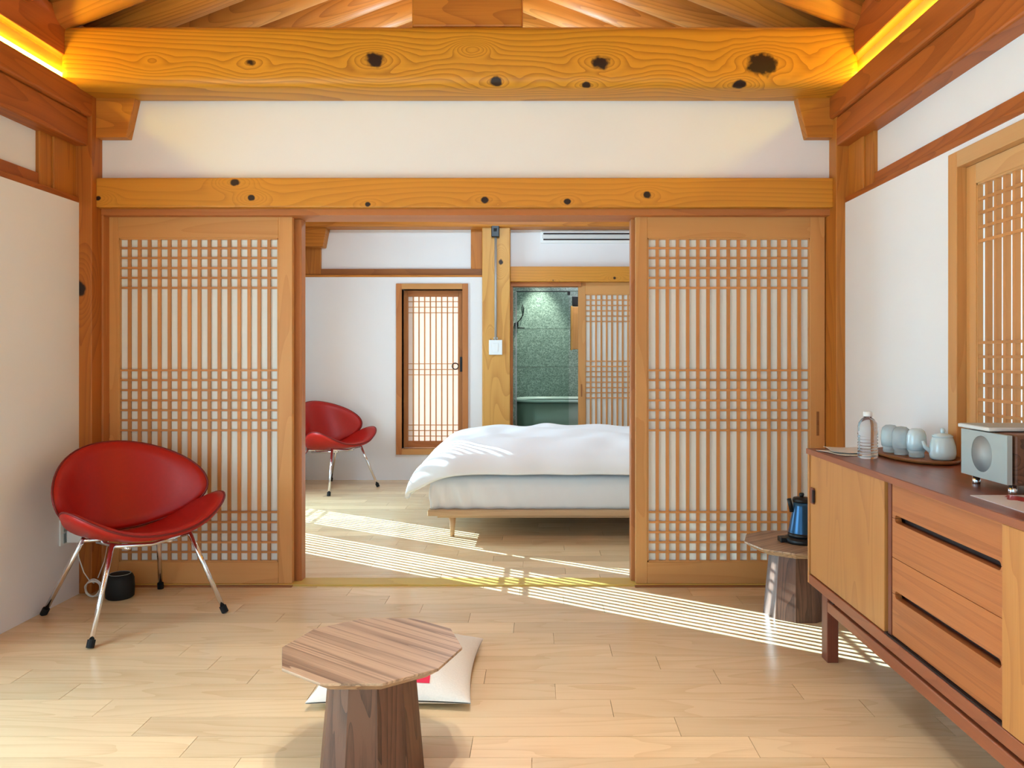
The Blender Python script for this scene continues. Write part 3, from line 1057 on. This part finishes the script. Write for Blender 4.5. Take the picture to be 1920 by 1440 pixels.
# ================================================================== WALNUT TABLES
def decagon_table(name, label, loc, R, H, rz):
    t = thing(name, label, 'table', loc, rz, 'ten-sided walnut tables')
    n = 10

    def ring(r):
        return [(r * math.cos(2 * PI * k / n), r * math.sin(2 * PI * k / n)) for k in range(n)]
    loft('table_top', [(ring(R - .045), H - .034), (ring(R), H - .007), (ring(R), H - .001), (ring(R - .001), H)], 'walTop', t, (0, 0, 0), smooth=False)
    rb, rt = .150, .122
    for k in range(n):
        a0, a1 = 2 * PI * k / n, 2 * PI * (k + 1) / n
        zb, zt = 0.0, H - .034
        pts = []
        for (r, z) in ((rb, zb), (rt, zt)):
            for rr in (r, r - .022):
                for a in (a0, a1):
                    pts.append(Vector((rr * math.cos(a), rr * math.sin(a), z)))
        c = sum(pts, Vector()) / 8
        v = [tuple(p - c) for p in pts]
        f = [(0, 1, 3, 2), (4, 6, 7, 5), (0, 4, 5, 1), (2, 3, 7, 6), (0, 2, 6, 4), (1, 5, 7, 3)]
        me = bpy.data.meshes.new('stave')
        me.from_pydata(v, [], f)
        bm = bmesh.new()
        bm.from_mesh(me)
        bmesh.ops.recalc_face_normals(bm, faces=bm.faces)
        bm.to_mesh(me)
        bm.free()
        link('stave', me, 'walZ', t, tuple(c))
    return t


decagon_table('low_table', 'low ten-sided walnut table in the foreground on the oak floor', (-.474, 2.215, 0), .258, .35, math.radians(-36))
decagon_table('side_stool', 'small ten-sided walnut stool with the kettle beside the sideboard', (1.192, 3.575, 0), .236, .33, math.radians(36))

# kettle
kt = thing('kettle', 'blue electric kettle on a black base on the walnut stool', 'kettle', (1.215, 3.56, .33))
lathe('power_base', [(0, 0), (.074, 0), (.078, .006), (.076, .022), (.06, .028), (0, .028)], 'black', kt)
lathe('body', [(0, .03), (.056, .03), (.060, .036), (.059, .05), (.052, .09), (.044, .13), (.039, .165), (.038, .185), (0, .185)], 'blue', kt)
lathe('collar', [(0, .028), (.0605, .028), (.0615, .034), (.0605, .046), (.058, .046), (0, .046)], 'black', kt)
lid = lathe('lid', [(0, .185), (.040, .185), (.041, .195), (.036, .205), (.012, .208), (0, .208)], 'black', kt)
lathe('knob', [(0, .208), (.008, .208), (.012, .218), (.010, .226), (0, .228)], 'black', lid)
tube('spout', [(1.215 - .045, 3.56, .33 + .14), (1.215 - .052, 3.56, .33 + .175), (1.215 - .058, 3.56, .33 + .20)], .010, 'black', kt, 8)
tube('handle', [(1.215 + .036, 3.56, .33 + .185), (1.215 + .085, 3.56, .33 + .18), (1.215 + .095, 3.56, .33 + .13), (1.215 + .075, 3.56, .33 + .075), (1.215 + .055, 3.56, .33 + .065)], .009, 'black', kt, 8)
box('control_pad', 1.115, 1.148, 3.545, 3.60, .33, .352, 'black', kt, .004)

# ================================================================== SIDEBOARD
SX, SB = 1.116, 1.528
SY0, SY1 = 1.165, 3.198
SZ0, SZ1 = .251, .805
sb = thing('sideboard', 'long teak sideboard with sliding doors and slotted drawers against the right wall', 'sideboard', ((SX + SB) / 2, (SY0 + SY1) / 2, 0))
box('top_panel', SX - .004, SB, SY0, SY1, SZ1 - .022, SZ1, 'teakTop', sb, .003)
box('top_edge', SX - .006, SX - .0035, SY0, SY1, SZ1 - .022, SZ1 - .001, 'teakEdge', sb, .0005)
box('side_panel', SX, SB, SY1 - .016, SY1 - .0005, SZ0, SZ1 - .022, 'teakZ', sb, .002)
box('side_panel', SX, SB, SY0 + .0005, SY0 + .016, SZ0, SZ1 - .022, 'teakZ', sb, .002)
box('bottom_panel', SX, SB, SY0 + .016, SY1 - .016, SZ0, SZ0 + .038, 'teakEdge', sb, .002)
box('back_panel', SB - .012, SB, SY0 + .016, SY1 - .016, SZ0 + .038, SZ1 - .022, 'teakZ', sb, 0)
box('divider', SX + .012, SB - .012, 2.468, 2.490, SZ0 + .038, SZ1 - .022, 'teakLeg', sb, .001)
box('divider', SX + .012, SB - .012, 1.842, 1.862, SZ0 + .038, SZ1 - .022, 'teakLeg', sb, .001)
for k in range(3):
    box('door_track', SX + .004 + k * .007, SX + .0075 + k * .007, 1.86, 2.50, SZ0 + .038, SZ0 + .043, 'dark', sb, 0)
dr = box('door', SX + .006, SX + .022, 2.505, SY1 - .018, SZ0 + .041, SZ1 - .024, 'teakZ', sb, .002)
box('pull', SX - .004, SX + .008, 3.128, 3.160, .585, .650, 'teakLeg', dr, .004)
box('pull_shade', SX - .005, SX + .004, 3.122, 3.134, .592, .643, 'dark', dr, .002)  # raised dark block paints the shade inside the pull's cup
dr2 = box('door', SX - .001, SX + .014, SY0 + .018, 1.858, SZ0 + .041, SZ1 - .024, 'teakZ', sb, .002)
box('pull', SX - .010, SX + .000, 1.21, 1.242, .585, .650, 'teakLeg', dr2, .004)


def drawer(z0, z1, slot):
    """front with half a rounded slot cut in one long edge"""
    ya, yb = 1.866, 2.464
    sa, sbb, r = 1.885, 2.445, .011
    pts = []
    if slot == 'bottom':
        pts = [(ya, z1), (yb, z1), (yb, z0), (sbb, z0)]
        for k in range(1, 7):
            a = PI / 2 * k / 6
            pts.append((sbb - r + r * math.cos(a), z0 + r * math.sin(a)))
        for k in range(0, 6):
            a = PI / 2 + PI / 2 * k / 6
            pts.append((sa + r + r * math.cos(a), z0 + r * math.sin(a)))
        pts += [(sa, z0), (ya, z0)]
    else:
        pts = [(yb, z0), (ya, z0), (ya, z1), (sa, z1)]
        for k in range(1, 7):
            a = PI + PI / 2 * k / 6
            pts.append((sa + r + r * math.cos(a), z1 + r * math.sin(a)))
        for k in range(0, 6):
            a = 1.5 * PI + PI / 2 * k / 6
            pts.append((sbb - r + r * math.cos(a), z1 + r * math.sin(a)))
        pts += [(sbb, z1), (yb, z1)]
    d = prism('drawer', pts, 0, SX + .014, SX + .034, 'teakD', sb)
    zz = z0 if slot == 'bottom' else z1
    if slot == 'bottom':
        box('handle_lip', SX + .034, SX + .045, ya + .005, yb - .005, z0, z0 + .02, 'dark', d, 0)
    else:
        box('handle_lip', SX + .028, SX + .045, ya + .005, yb - .005, z1 - .03, z1 - .012, 'teakLeg', d, 0)
        box('drawer_box', SX + .034, SX + .30, ya + .01, yb - .01, z0 + .01, z1 - .035, 'teakLeg', d, 0)


drawer(.671, .781, 'bottom')
drawer(.5455, .6695, 'top')
drawer(.4315, .5435, 'bottom')
drawer(.297, .430, 'top')
box('recess_back', SX + .045, SX + .05, 1.866, 2.464, .30, .78, 'dark', sb, 0)  # backing coloured dark as the shade behind the drawer slots
# base: rails and four legs
box('base_rail', SX + .003, SX + .033, 1.40, 3.045, .196, .236, 'teakEdge', sb, .003)
box('base_rail', SB - .06, SB - .03, 1.40, 3.045, .196, .236, 'teakEdge', sb, .003)
box('spacer', SX + .012, SB - .04, 1.40, 1.44, .236, .251, 'dark', sb, 0)  # spacers coloured near-black so the gap under the case reads as shade
box('spacer', SX + .012, SB - .04, 2.95, 2.99, .236, .251, 'dark', sb, 0)
for (lx, ly) in ((SX + .002, 2.985), (SX + .002, 1.35), (SB - .062, 2.985), (SB - .062, 1.35)):
    box('leg', lx, lx + .044, ly, ly + .06, 0, .251, 'teakLeg', sb, .003)

# ------------------------------------------------------------------ things on the sideboard
ZT = SZ1
bt = thing('water_bottle', 'clear plastic water bottle on the sideboard', 'bottle', (1.228, 2.877, ZT))
prof = [(0, 0), (.028, 0), (.034, .004)]
z = .008
for k in range(7):
    prof += [(.0355, z), (.0355, z + .006), (.0325, z + .009)]
    z += .0115
prof += [(.0355, z), (.0355, .118), (.032, .132), (.022, .146), (.0135, .152), (.0135, .158), (0, .158)]
lathe('bottle_body', prof, 'pet', bt)
cap = lathe('cap', [(0, .156), (.016, .156), (.0165, .160), (.016, .172), (.013, .174), (0, .174)], 'white', bt)

tr = thing('tray', 'oval wooden tray holding the pale blue tea set', 'tray', (1.408, 2.88, ZT))


def oval(a, b, n=40):
    return [(a * math.cos(2 * PI * k / n), b * math.sin(2 * PI * k / n)) for k in range(n)]


loft('dish', [(oval(.100, .195), 0), (oval(.116, .215), .005), (oval(.122, .222), .016), (oval(.117, .217), .016), (oval(.108, .206), .006), (oval(.09, .18), .005)], 'brown', tr)

cup_prof = [(0, 0), (.026, 0), (.027, .010), (.026, .016), (.032, .026), (.0345, .050), (.033, .080), (.028, .096), (.017, .105), (0, .107)]
for k, (x, y, lab) in enumerate(((1.376, 3.018, 'pale blue upturned cup on the tray, farthest from the teapot'),
                                 (1.384, 2.942, 'pale blue upturned cup in the middle of the tea tray'),
                                 (1.404, 2.866, 'pale blue upturned cup next to the teapot'))):
    c = thing('tea_cup', lab, 'cup', (x, y, ZT + .006), 0, 'cups of the blue tea set')
    lathe('cup_bowl', [(0, .026)] + cup_prof[4:], 'glaze' if k < 2 else 'celadon', c)
    lathe('cup_rim', [(0, 0)] + cup_prof[1:4] + [(.0318, .0262), (0, .0262)], 'glaze', c)
tp = thing('teapot', 'small pale blue teapot with a round lid knob on the tray', 'teapot', (1.462, 2.792, ZT + .006))
lathe('pot_body', [(0, 0), (.034, 0), (.042, .006), (.045, .024), (.043, .050), (.037, .072), (.033, .082), (0, .082)], 'celadon', tp)
ld = lathe('lid', [(.0, .082), (.034, .082), (.035, .086), (.026, .092), (.008, .096), (0, .096)], 'celadon', tp)
lathe('knob', [(0, .094), (.006, .095), (.009, .104), (.007, .112), (0, .114)], 'celadon', ld)
tube('spout', [(1.462 - .040, 2.792 + .01, ZT + .035), (1.462 - .056, 2.792 + .014, ZT + .05), (1.462 - .064, 2.792 + .016, ZT + .072)], .009, 'celadon', tp, 8, r_end=.005)
ab = thing('charging_block', 'small black charging block at the wall behind the bottle', 'charger', (1.50, 3.10, ZT))
box('charger_case', 1.478, 1.520, 3.07, 3.13, ZT, ZT + .016, 'black', ab, .004)
box('plug_end', 1.485, 1.513, 3.13, 3.145, ZT + .003, ZT + .013, 'rubber', ab, .002)

bk = thing('booklet', 'loose pale leaflets lying at the far end of the sideboard', 'leaflets', (1.215, 3.05, ZT))


def sheet(name, cx, cy, z, w, h, rz, mat, parent, lift=.004):
    n = 8
    vs, fs = [], []
    for i in range(n + 1):
        for j in range(n + 1):
            u, v = i / n - .5, j / n - .5
            x, y = u * w, v * h
            vs.append((x * math.cos(rz) - y * math.sin(rz), x * math.sin(rz) + y * math.cos(rz), lift * (u * u + .6 * math.sin(4 * v + 1) ** 2 * abs(u)) * 2))
    for i in range(n):
        for j in range(n):
            a = i * (n + 1) + j
            fs.append((a, a + n + 1, a + n + 2, a + 1))
    me = bpy.data.meshes.new(name)
    me.from_pydata(vs, [], fs)
    bm = bmesh.new()
    bm.from_mesh(me)
    bmesh.ops.solidify(bm, geom=list(bm.faces), thickness=.0012)
    bmesh.ops.recalc_face_normals(bm, faces=bm.faces)
    bm.to_mesh(me)
    bm.free()
    return link(name, me, mat, parent, local(parent, (cx, cy, z)))


sheet('sheet', 1.205, 3.03, ZT + .0015, .13, .19, .25, 'linen', bk, .003)
sheet('sheet', 1.222, 3.07, ZT + .007, .13, .19, -.15, 'silver', bk, .006)

# radio
rd = thing('table_radio', 'walnut cased radio with a grey front and round speaker on the sideboard', 'radio', (1.39, 2.215, ZT))
box('case', 1.2965, 1.500, 2.098, 2.330, ZT + .026, ZT + .164, 'walY', rd, .005)


def holed_panel(name, w, h, t, cu, cv, r, mat, parent, loc):
    """upright plate facing -x with a round hole"""
    ang = [2 * PI * k / 40 for k in range(40)]
    ang += [math.atan2(b, a) % (2 * PI) for a, b in ((w / 2 - cu, h / 2 - cv), (-w / 2 - cu, h / 2 - cv), (-w / 2 - cu, -h / 2 - cv), (w / 2 - cu, -h / 2 - cv))]
    ang.sort()
    n = len(ang)
    vs, fs = [], []
    for x in (-t / 2, t / 2):
        for a in ang:
            vs.append((x, cu + r * math.cos(a), cv + r * math.sin(a)))
        for a in ang:
            dy, dz = math.cos(a), math.sin(a)
            ty = ((w / 2 - cu) / dy if dy > 0 else (-w / 2 - cu) / dy) if abs(dy) > 1e-9 else 1e9
            tz = ((h / 2 - cv) / dz if dz > 0 else (-h / 2 - cv) / dz) if abs(dz) > 1e-9 else 1e9
            q = min(ty, tz)
            vs.append((x, cu + q * dy, cv + q * dz))
    for k in range(n):
        k2 = (k + 1) % n
        fs.append((k, k2, n + k2, n + k))
        fs.append((2 * n + k, 3 * n + k, 3 * n + k2, 2 * n + k2))
        fs.append((k, 2 * n + k, 2 * n + k2, k2))
        fs.append((n + k, n + k2, 3 * n + k2, 3 * n + k))
    me = bpy.data.meshes.new(name)
    me.from_pydata(vs, [], fs)
    bm = bmesh.new()
    bm.from_mesh(me)
    bmesh.ops.recalc_face_normals(bm, faces=bm.faces)
    bm.to_mesh(me)
    bm.free()
    return link(name, me, mat, parent, local(parent, loc))


fp = holed_panel('front_panel', .228, .134, .014, .008, .003, .052, 'grey', rd, (1.282, 2.214, ZT + .095))
sp_o = lathe('speaker_cone', [(.052, 0), (.048, -.004), (.030, -.010), (.012, -.0125), (0, -.013)], 'cone', fp, (-.0062, .008, .003), 40)
sp_o.rotation_euler = (0, -PI / 2, 0)
for (fx, fy) in ((1.305, 2.125), (1.305, 2.300), (1.48, 2.125), (1.48, 2.300)):
    lathe('foot', [(0, 0), (.011, 0), (.012, .003), (.010, .026), (0, .026)], 'chrome', rd, local(rd, (fx, fy, ZT)), 16)
tb_ = thing('tablet', 'thin silver white tablet lying on top of the radio', 'tablet', (1.40, 2.24, ZT + .164))
box('tablet_shell', 1.268, 1.52, 2.175, 2.335, ZT + .166, ZT + .177, 'silver', tb_, .003)
box('tablet_glass', 1.273, 1.515, 2.18, 2.33, ZT + .177, ZT + .178, 'grey', tb_, .0003)
for (fx, fy) in ((1.295, 2.2), (1.295, 2.31), (1.49, 2.2), (1.49, 2.31)):
    box('pad', fx - .006, fx + .006, fy - .006, fy + .006, ZT + .164, ZT + .166, 'rubber', tb_, 0)
lf = tag(box('leaflet', 1.172, 1.362, 1.865, 2.095, ZT + .0003, ZT + .0022, 'leaflet', None, 0), 'printed leaflet with a red figure lying before the radio', 'leaflet')

# ================================================================== BED
bed = thing('bed', 'low oak platform bed with slim tapered legs in the bedroom', 'bed', (.25, 5.8, 0))
box('platform', -.714, 1.40, 5.01, 6.62, .150, .190, 'bedwood', bed, .006)
box('under_frame', -.655, 1.36, 5.05, 6.58, .132, .150, 'bedwood', bed, .003)
for (lx, ly) in ((-.562, 5.10), (1.28, 5.10), (-.562, 6.5), (1.28, 6.5)):
    lathe('leg', [(0, 0), (.013, 0), (.024, .132), (0, .132)], 'bedwood', bed, local(bed, (lx, ly, 0)), 14)
mt = thing('mattress', 'mattress in a white sheet on the oak bed platform', 'mattress', (.32, 5.8, .19))


def mattress_mesh():
    bm = bmesh.new()
    nx, nz = 70, 10
    x0, x1, y0, y1, z0, z1 = -.700, 1.36, 5.04, 6.56, .191, .40
    per = []
    # perimeter walk with small cloth folds on the sides
    pts = []
    segs = [((x0, y0), (x1, y0), 80), ((x1, y0), (x1, y1), 30), ((x1, y1), (x0, y1), 80), ((x0, y1), (x0, y0), 60)]
    for (a, b, n) in segs:
        d = Vector((b[0] - a[0], b[1] - a[1]))
        nn = Vector((d.y, -d.x)).normalized()
        for k in range(n):
            t = k / n
            p = Vector(a) + d * t
            pts.append((p, nn, t * d.length))
    rows = []
    for j in range(nz + 1):
        f = j / nz
        z = z0 + (z1 - z0) * f
        row = []
        for (p, nn, s) in pts:
            near_end = math.exp(-((p.x - x0) / .40) ** 2)
            w = (.004 + .012 * near_end) * (math.sin(s * 55 + 3 * f + 2 * math.sin(s * 9)) * (1 - f) ** .7)
            bul = .018 * math.sin(PI * min(1, f * 1.05)) - .03 * max(0, f - .8) * 5 * .4
            q = p + nn * (w + bul - .012)
            row.append(bm.verts.new((q.x - .32, q.y - 5.8, z - .19)))
        rows.append(row)
    n = len(pts)
    for j in range(nz):
        for k in range(n):
            k2 = (k + 1) % n
            bm.faces.new((rows[j][k], rows[j][k2], rows[j + 1][k2], rows[j + 1][k]))
    bm.faces.new(rows[0][::-1])
    bm.faces.new(rows[-1])
    bmesh.ops.recalc_face_normals(bm, faces=bm.faces)
    me = bpy.data.meshes.new('mattress_cover')
    bm.to_mesh(me)
    bm.free()
    return me


link('mattress_cover', mattress_mesh(), 'sheet', mt, (0, 0, 0), True)


def duvet_z(x, y):
    x0, x1, y0, y1 = -.875, 1.42, 4.955, 6.66
    dl_, df, db = max(0, x - x0), max(0, y - y0), max(0, y1 - y)
    hl = math.sqrt(max(0, 1 - (1 - min(dl_ / .60, 1)) ** 2))
    hf = math.sqrt(max(0, 1 - (1 - min(df / .42, 1)) ** 2))
    hb = math.sqrt(max(0, 1 - (1 - min(db / .40, 1)) ** 2))
    zl = .255 + .415 * hl ** 1.1
    # front hem sags towards the foot corner
    base = .425 - .13 * math.exp(-((x - x0) / .20) ** 2)
    zf = base + (.66 - base) * hf
    zb = .40 + .26 * hb
    k = 26.0
    z = -math.log(math.exp(-k * zl) + math.exp(-k * zf) + math.exp(-k * zb)) / k
    z = max(z, .20)
    z += .030 * math.exp(-((x - .15) / .7) ** 2 - ((y - 5.8) / .45) ** 2)
    z += .007 * math.sin(6 * x + 9 * y) * hf + .006 * math.sin(15 * x - 7 * y + 2 * math.sin(4 * y)) * min(1, df / .2)
    z += .006 * math.sin(11 * (x + y) + 2.5 * math.sin(5 * x - 3 * y)) * min(1, df / .3)
    z += .008 * math.sin(22 * y + 3 * x) * math.exp(-((x + .7) / .3) ** 2) * hf
    return z


def duvet_mesh():
    x0, x1, y0, y1 = -.875, 1.40, 4.955, 6.64
    nx, ny = 110, 80
    vs, fs = [], []
    for i in range(nx + 1):
        fx = (i / nx) ** 1.4
        x = x0 + (x1 - x0) * fx
        for j in range(ny + 1):
            t = j / ny
            fy = .5 - .5 * math.cos(PI * t)
            y = y0 + (y1 - y0) * fy
            # the foot corner is pulled in round
            cx = max(0, .35 - (x - x0)) / .35
            yy = y + (.15 * cx ** 2) * (1 - fy) - (.10 * cx ** 2) * fy
            yy += .012 * math.sin(17 * x + 1.0) * math.exp(-(fy / .05) ** 2)
            vs.append((x - .3, yy - 5.8, duvet_z(x, y) - .45))
    for i in range(nx):
        for j in range(ny):
            a = i * (ny + 1) + j
            fs.append((a, a + ny + 1, a + ny + 2, a + 1))
    me = bpy.data.meshes.new('duvet')
    me.from_pydata(vs, [], fs)
    return me


dv = link('duvet', duvet_mesh(), 'duvet', None, (.3, 5.8, .45), True)
tag(dv, 'puffy white duvet spread over the bed with its foot end hanging down', 'duvet')
so = dv.modifiers.new('thickness', 'SOLIDIFY')
so.thickness = .035
so.offset = -1
sub = dv.modifiers.new('smooth', 'SUBSURF')
sub.levels = sub.render_levels = 1

# ================================================================== FLOOR CUSHION
cu = thing('floor_cushion', 'white floor cushion with a pink patch behind the low table', 'cushion', (-.497, 2.86, 0))


def cushion_pt(u, v, top=True):
    su, sv = math.copysign(abs(u) ** 1.0, u), math.copysign(abs(v) ** 1.0, v)
    pin = 1 - .07 * (1 - u * u) * abs(v) - .0
    pin2 = 1 - .07 * (1 - v * v) * abs(u)
    x = .275 * su * pin2
    y = .295 * sv * pin
    h = max(0, (1 - u * u)) ** .55 * max(0, (1 - v * v)) ** .55
    if top:
        z = 0.034 + .100 * h + .005 * math.sin(9 * u + 5 * v) * h
    else:
        z = .030 - .029 * min(1, h * 1.6)
    return (x, y, z)


n = 26
vs, fs = [], []
for top in (True, False):
    b0 = len(vs)
    for i in range(n + 1):
        for j in range(n + 1):
            vs.append(cushion_pt(math.sin((i / n - .5) * PI), math.sin((j / n - .5) * PI), top))
    for i in range(n):
        for j in range(n):
            a = b0 + i * (n + 1) + j
            f = (a, a + n + 1, a + n + 2, a + 1)
            fs.append(f if top else f[::-1])
me = bpy.data.meshes.new('cushion_cover')
me.from_pydata(vs, [], fs)
bm = bmesh.new()
bm.from_mesh(me)
bmesh.ops.remove_doubles(bm, verts=bm.verts, dist=.0005)
bm.to_mesh(me)
bm.free()
link('cushion_cover', me, 'linen', cu, (0, 0, 0), True)
vs, fs = [], []
m_ = 10
for i in range(m_ + 1):
    for j in range(m_ + 1):
        u, v = -.38 + .86 * i / m_, -.86 + .55 * j / m_
        p = cushion_pt(u, v)
        vs.append((p[0], p[1], p[2] + .0018))
for i in range(m_):
    for j in range(m_):
        a = i * (m_ + 1) + j
        fs.append((a, a + m_ + 1, a + m_ + 2, a + 1))
me = bpy.data.meshes.new('patch')
me.from_pydata(vs, [], fs)
link('patch', me, 'pink', cu, (0, 0, 0), True)

# ================================================================== SMALL THINGS BY THE LEFT CORNER
sk = thing('socket', 'white wall socket behind the near red chair', 'socket', (XL, 3.76, .33))
box('plate', XL, XL + .008, 3.70, 3.79, .275, .40, 'white', sk, .002)
box('outlet', XL + .008, XL + .011, 3.72, 3.77, .34, .385, 'grey', sk, .001)
box('outlet', XL + .008, XL + .011, 3.72, 3.77, .285, .33, 'grey', sk, .001)
ad = thing('power_adapter', 'white power adapter plugged into the socket', 'adapter', (XL + .05, 3.75, .33))
box('housing', XL + .018, XL + .105, 3.725, 3.775, .285, .345, 'white', ad, .008)
box('prongs', XL + .0112, XL + .018, 3.74, 3.76, .30, .33, 'grey', ad, 0)
pc = thing('speaker_cable', 'coiled white cable hanging from the adapter to the floor', 'cable', (-2.17, 3.80, 0))
tube('cord', [(-2.235, 3.75, .285), (-2.232, 3.76, .21), (-2.215, 3.775, .13), (-2.195, 3.79, .085), (-2.178, 3.80, .07)], .0026, 'cable', pc, 6)
tube('cord', [(-2.16, 3.90, .36), (-2.158, 3.885, .25), (-2.163, 3.86, .16), (-2.172, 3.82, .09)], .0026, 'cable', pc, 6)
for k in range(4):
    rr = .036 + .003 * k
    tube('coil', [(-2.180 + rr * math.cos(t * PI / 10), 3.795 + .006 * (k - 1.5) + .008 * math.sin(t * PI / 5 + k), .047 + rr * math.sin(t * PI / 10) * .96) for t in range(20)], .0026, 'cable', pc, 6, True)
sk2 = thing('smart_speaker', 'round black speaker on the floor behind the near red chair', 'speaker', (-2.052, 3.80, 0))
lathe('speaker_body', [(0, 0), (.055, 0), (.064, .008), (.066, .05), (.064, .095), (.056, .112), (.045, .118), (0, .118)], 'rubber', sk2, (0, 0, 0), 32)
lathe('touch_ring', [(.046, .1175), (.050, .1175), (.050, .1195), (.046, .1195), (.046, .1175)], 'grey', sk2, (0, 0, 0), 32)

# ================================================================== BEDROOM FIXTURES
sw = thing('light_switch', 'white switch box on the pine column of the bedroom', 'switch', (-.395, 7.36, 1.2))
box('switch_box', -.462, -.336, 7.335, 7.36, 1.205, 1.345, 'white', sw, .003)
box('rocker', -.425, -.373, 7.331, 7.335, 1.235, 1.315, 'white', sw, .002)
cd = thing('conduit', 'grey cable conduit running up the pine column', 'conduit', (-.398, 7.35, 1.345))
tube('pipe', [(-.398, 7.348, 1.346), (-.398, 7.348, 1.8), (-.398, 7.348, 2.318)], .012, 'duct', cd, 10)
box('clip', -.418, -.378, 7.34, 7.36, 1.352, 1.372, 'duct', cd, .002)
sr = thing('wall_sensor', 'black box at the top of the cable conduit', 'sensor', (-.40, 7.34, 2.32))
box('housing', -.438, -.362, 7.305, 7.36, 2.320, 2.448, 'black', sr, .006)
box('lens', -.415, -.385, 7.300, 7.305, 2.37, 2.40, 'rubber', sr, .002)
vt = thing('air_vent', 'long slotted air vent on the white wall above the bathroom door', 'vent', (.6, 7.49, 2.30))
box('vent_frame', .030, 1.30, 7.474, 7.490, 2.285, 2.405, 'white', vt, .003)
for z in (2.312, 2.368):
    box('slot', .055, 1.28, 7.470, 7.474, z, z + .014, 'dark', vt, .001)  # raised dark strips paint the shade of open slots
box('blade', .045, 1.29, 7.466, 7.474, 2.331, 2.362, 'silver', vt, .002)

# ================================================================== LAMPS OF THE ROOM AND ADDED FILL LIGHTS
def point_light(name, loc, power, color, r=.035):
    d = bpy.data.lights.new(name, 'POINT')
    d.energy = power
    d.shadow_soft_size = r
    d.color = color
    o = bpy.data.objects.new(name, d)
    COL.objects.link(o)
    o.location = loc
    return o


point_light('ceiling_lamp', (-.377, 1.9, 3.05), 2.5, (.66, .82, 1.0))
for x in (-.10, -.36):
    d = bpy.data.lights.new('downlight', 'SPOT')
    d.energy = 120
    d.spot_size = math.radians(76)
    d.spot_blend = .9
    d.shadow_soft_size = .02
    d.color = (.95, .92, .86)
    o = bpy.data.objects.new('downlight', d)
    COL.objects.link(o)
    o.location = (x, 1.55, 2.95)
point_light('bedroom_fill', (-.3, 5.6, 2.70), 78, (.50, .78, 1.0), .08)  # added fill light that brightens the bedroom
point_light('rafter_fill', (-.377, 4.28, 2.95), 16, (1.0, .86, .62), .05)  # added warm fill light for the rafters behind the crossbeam
point_light('bathroom_fill', (.5, 8.3, 2.3), 26, (.85, .93, 1.0), .05)  # added general fill for the dark bathroom, besides its downlight
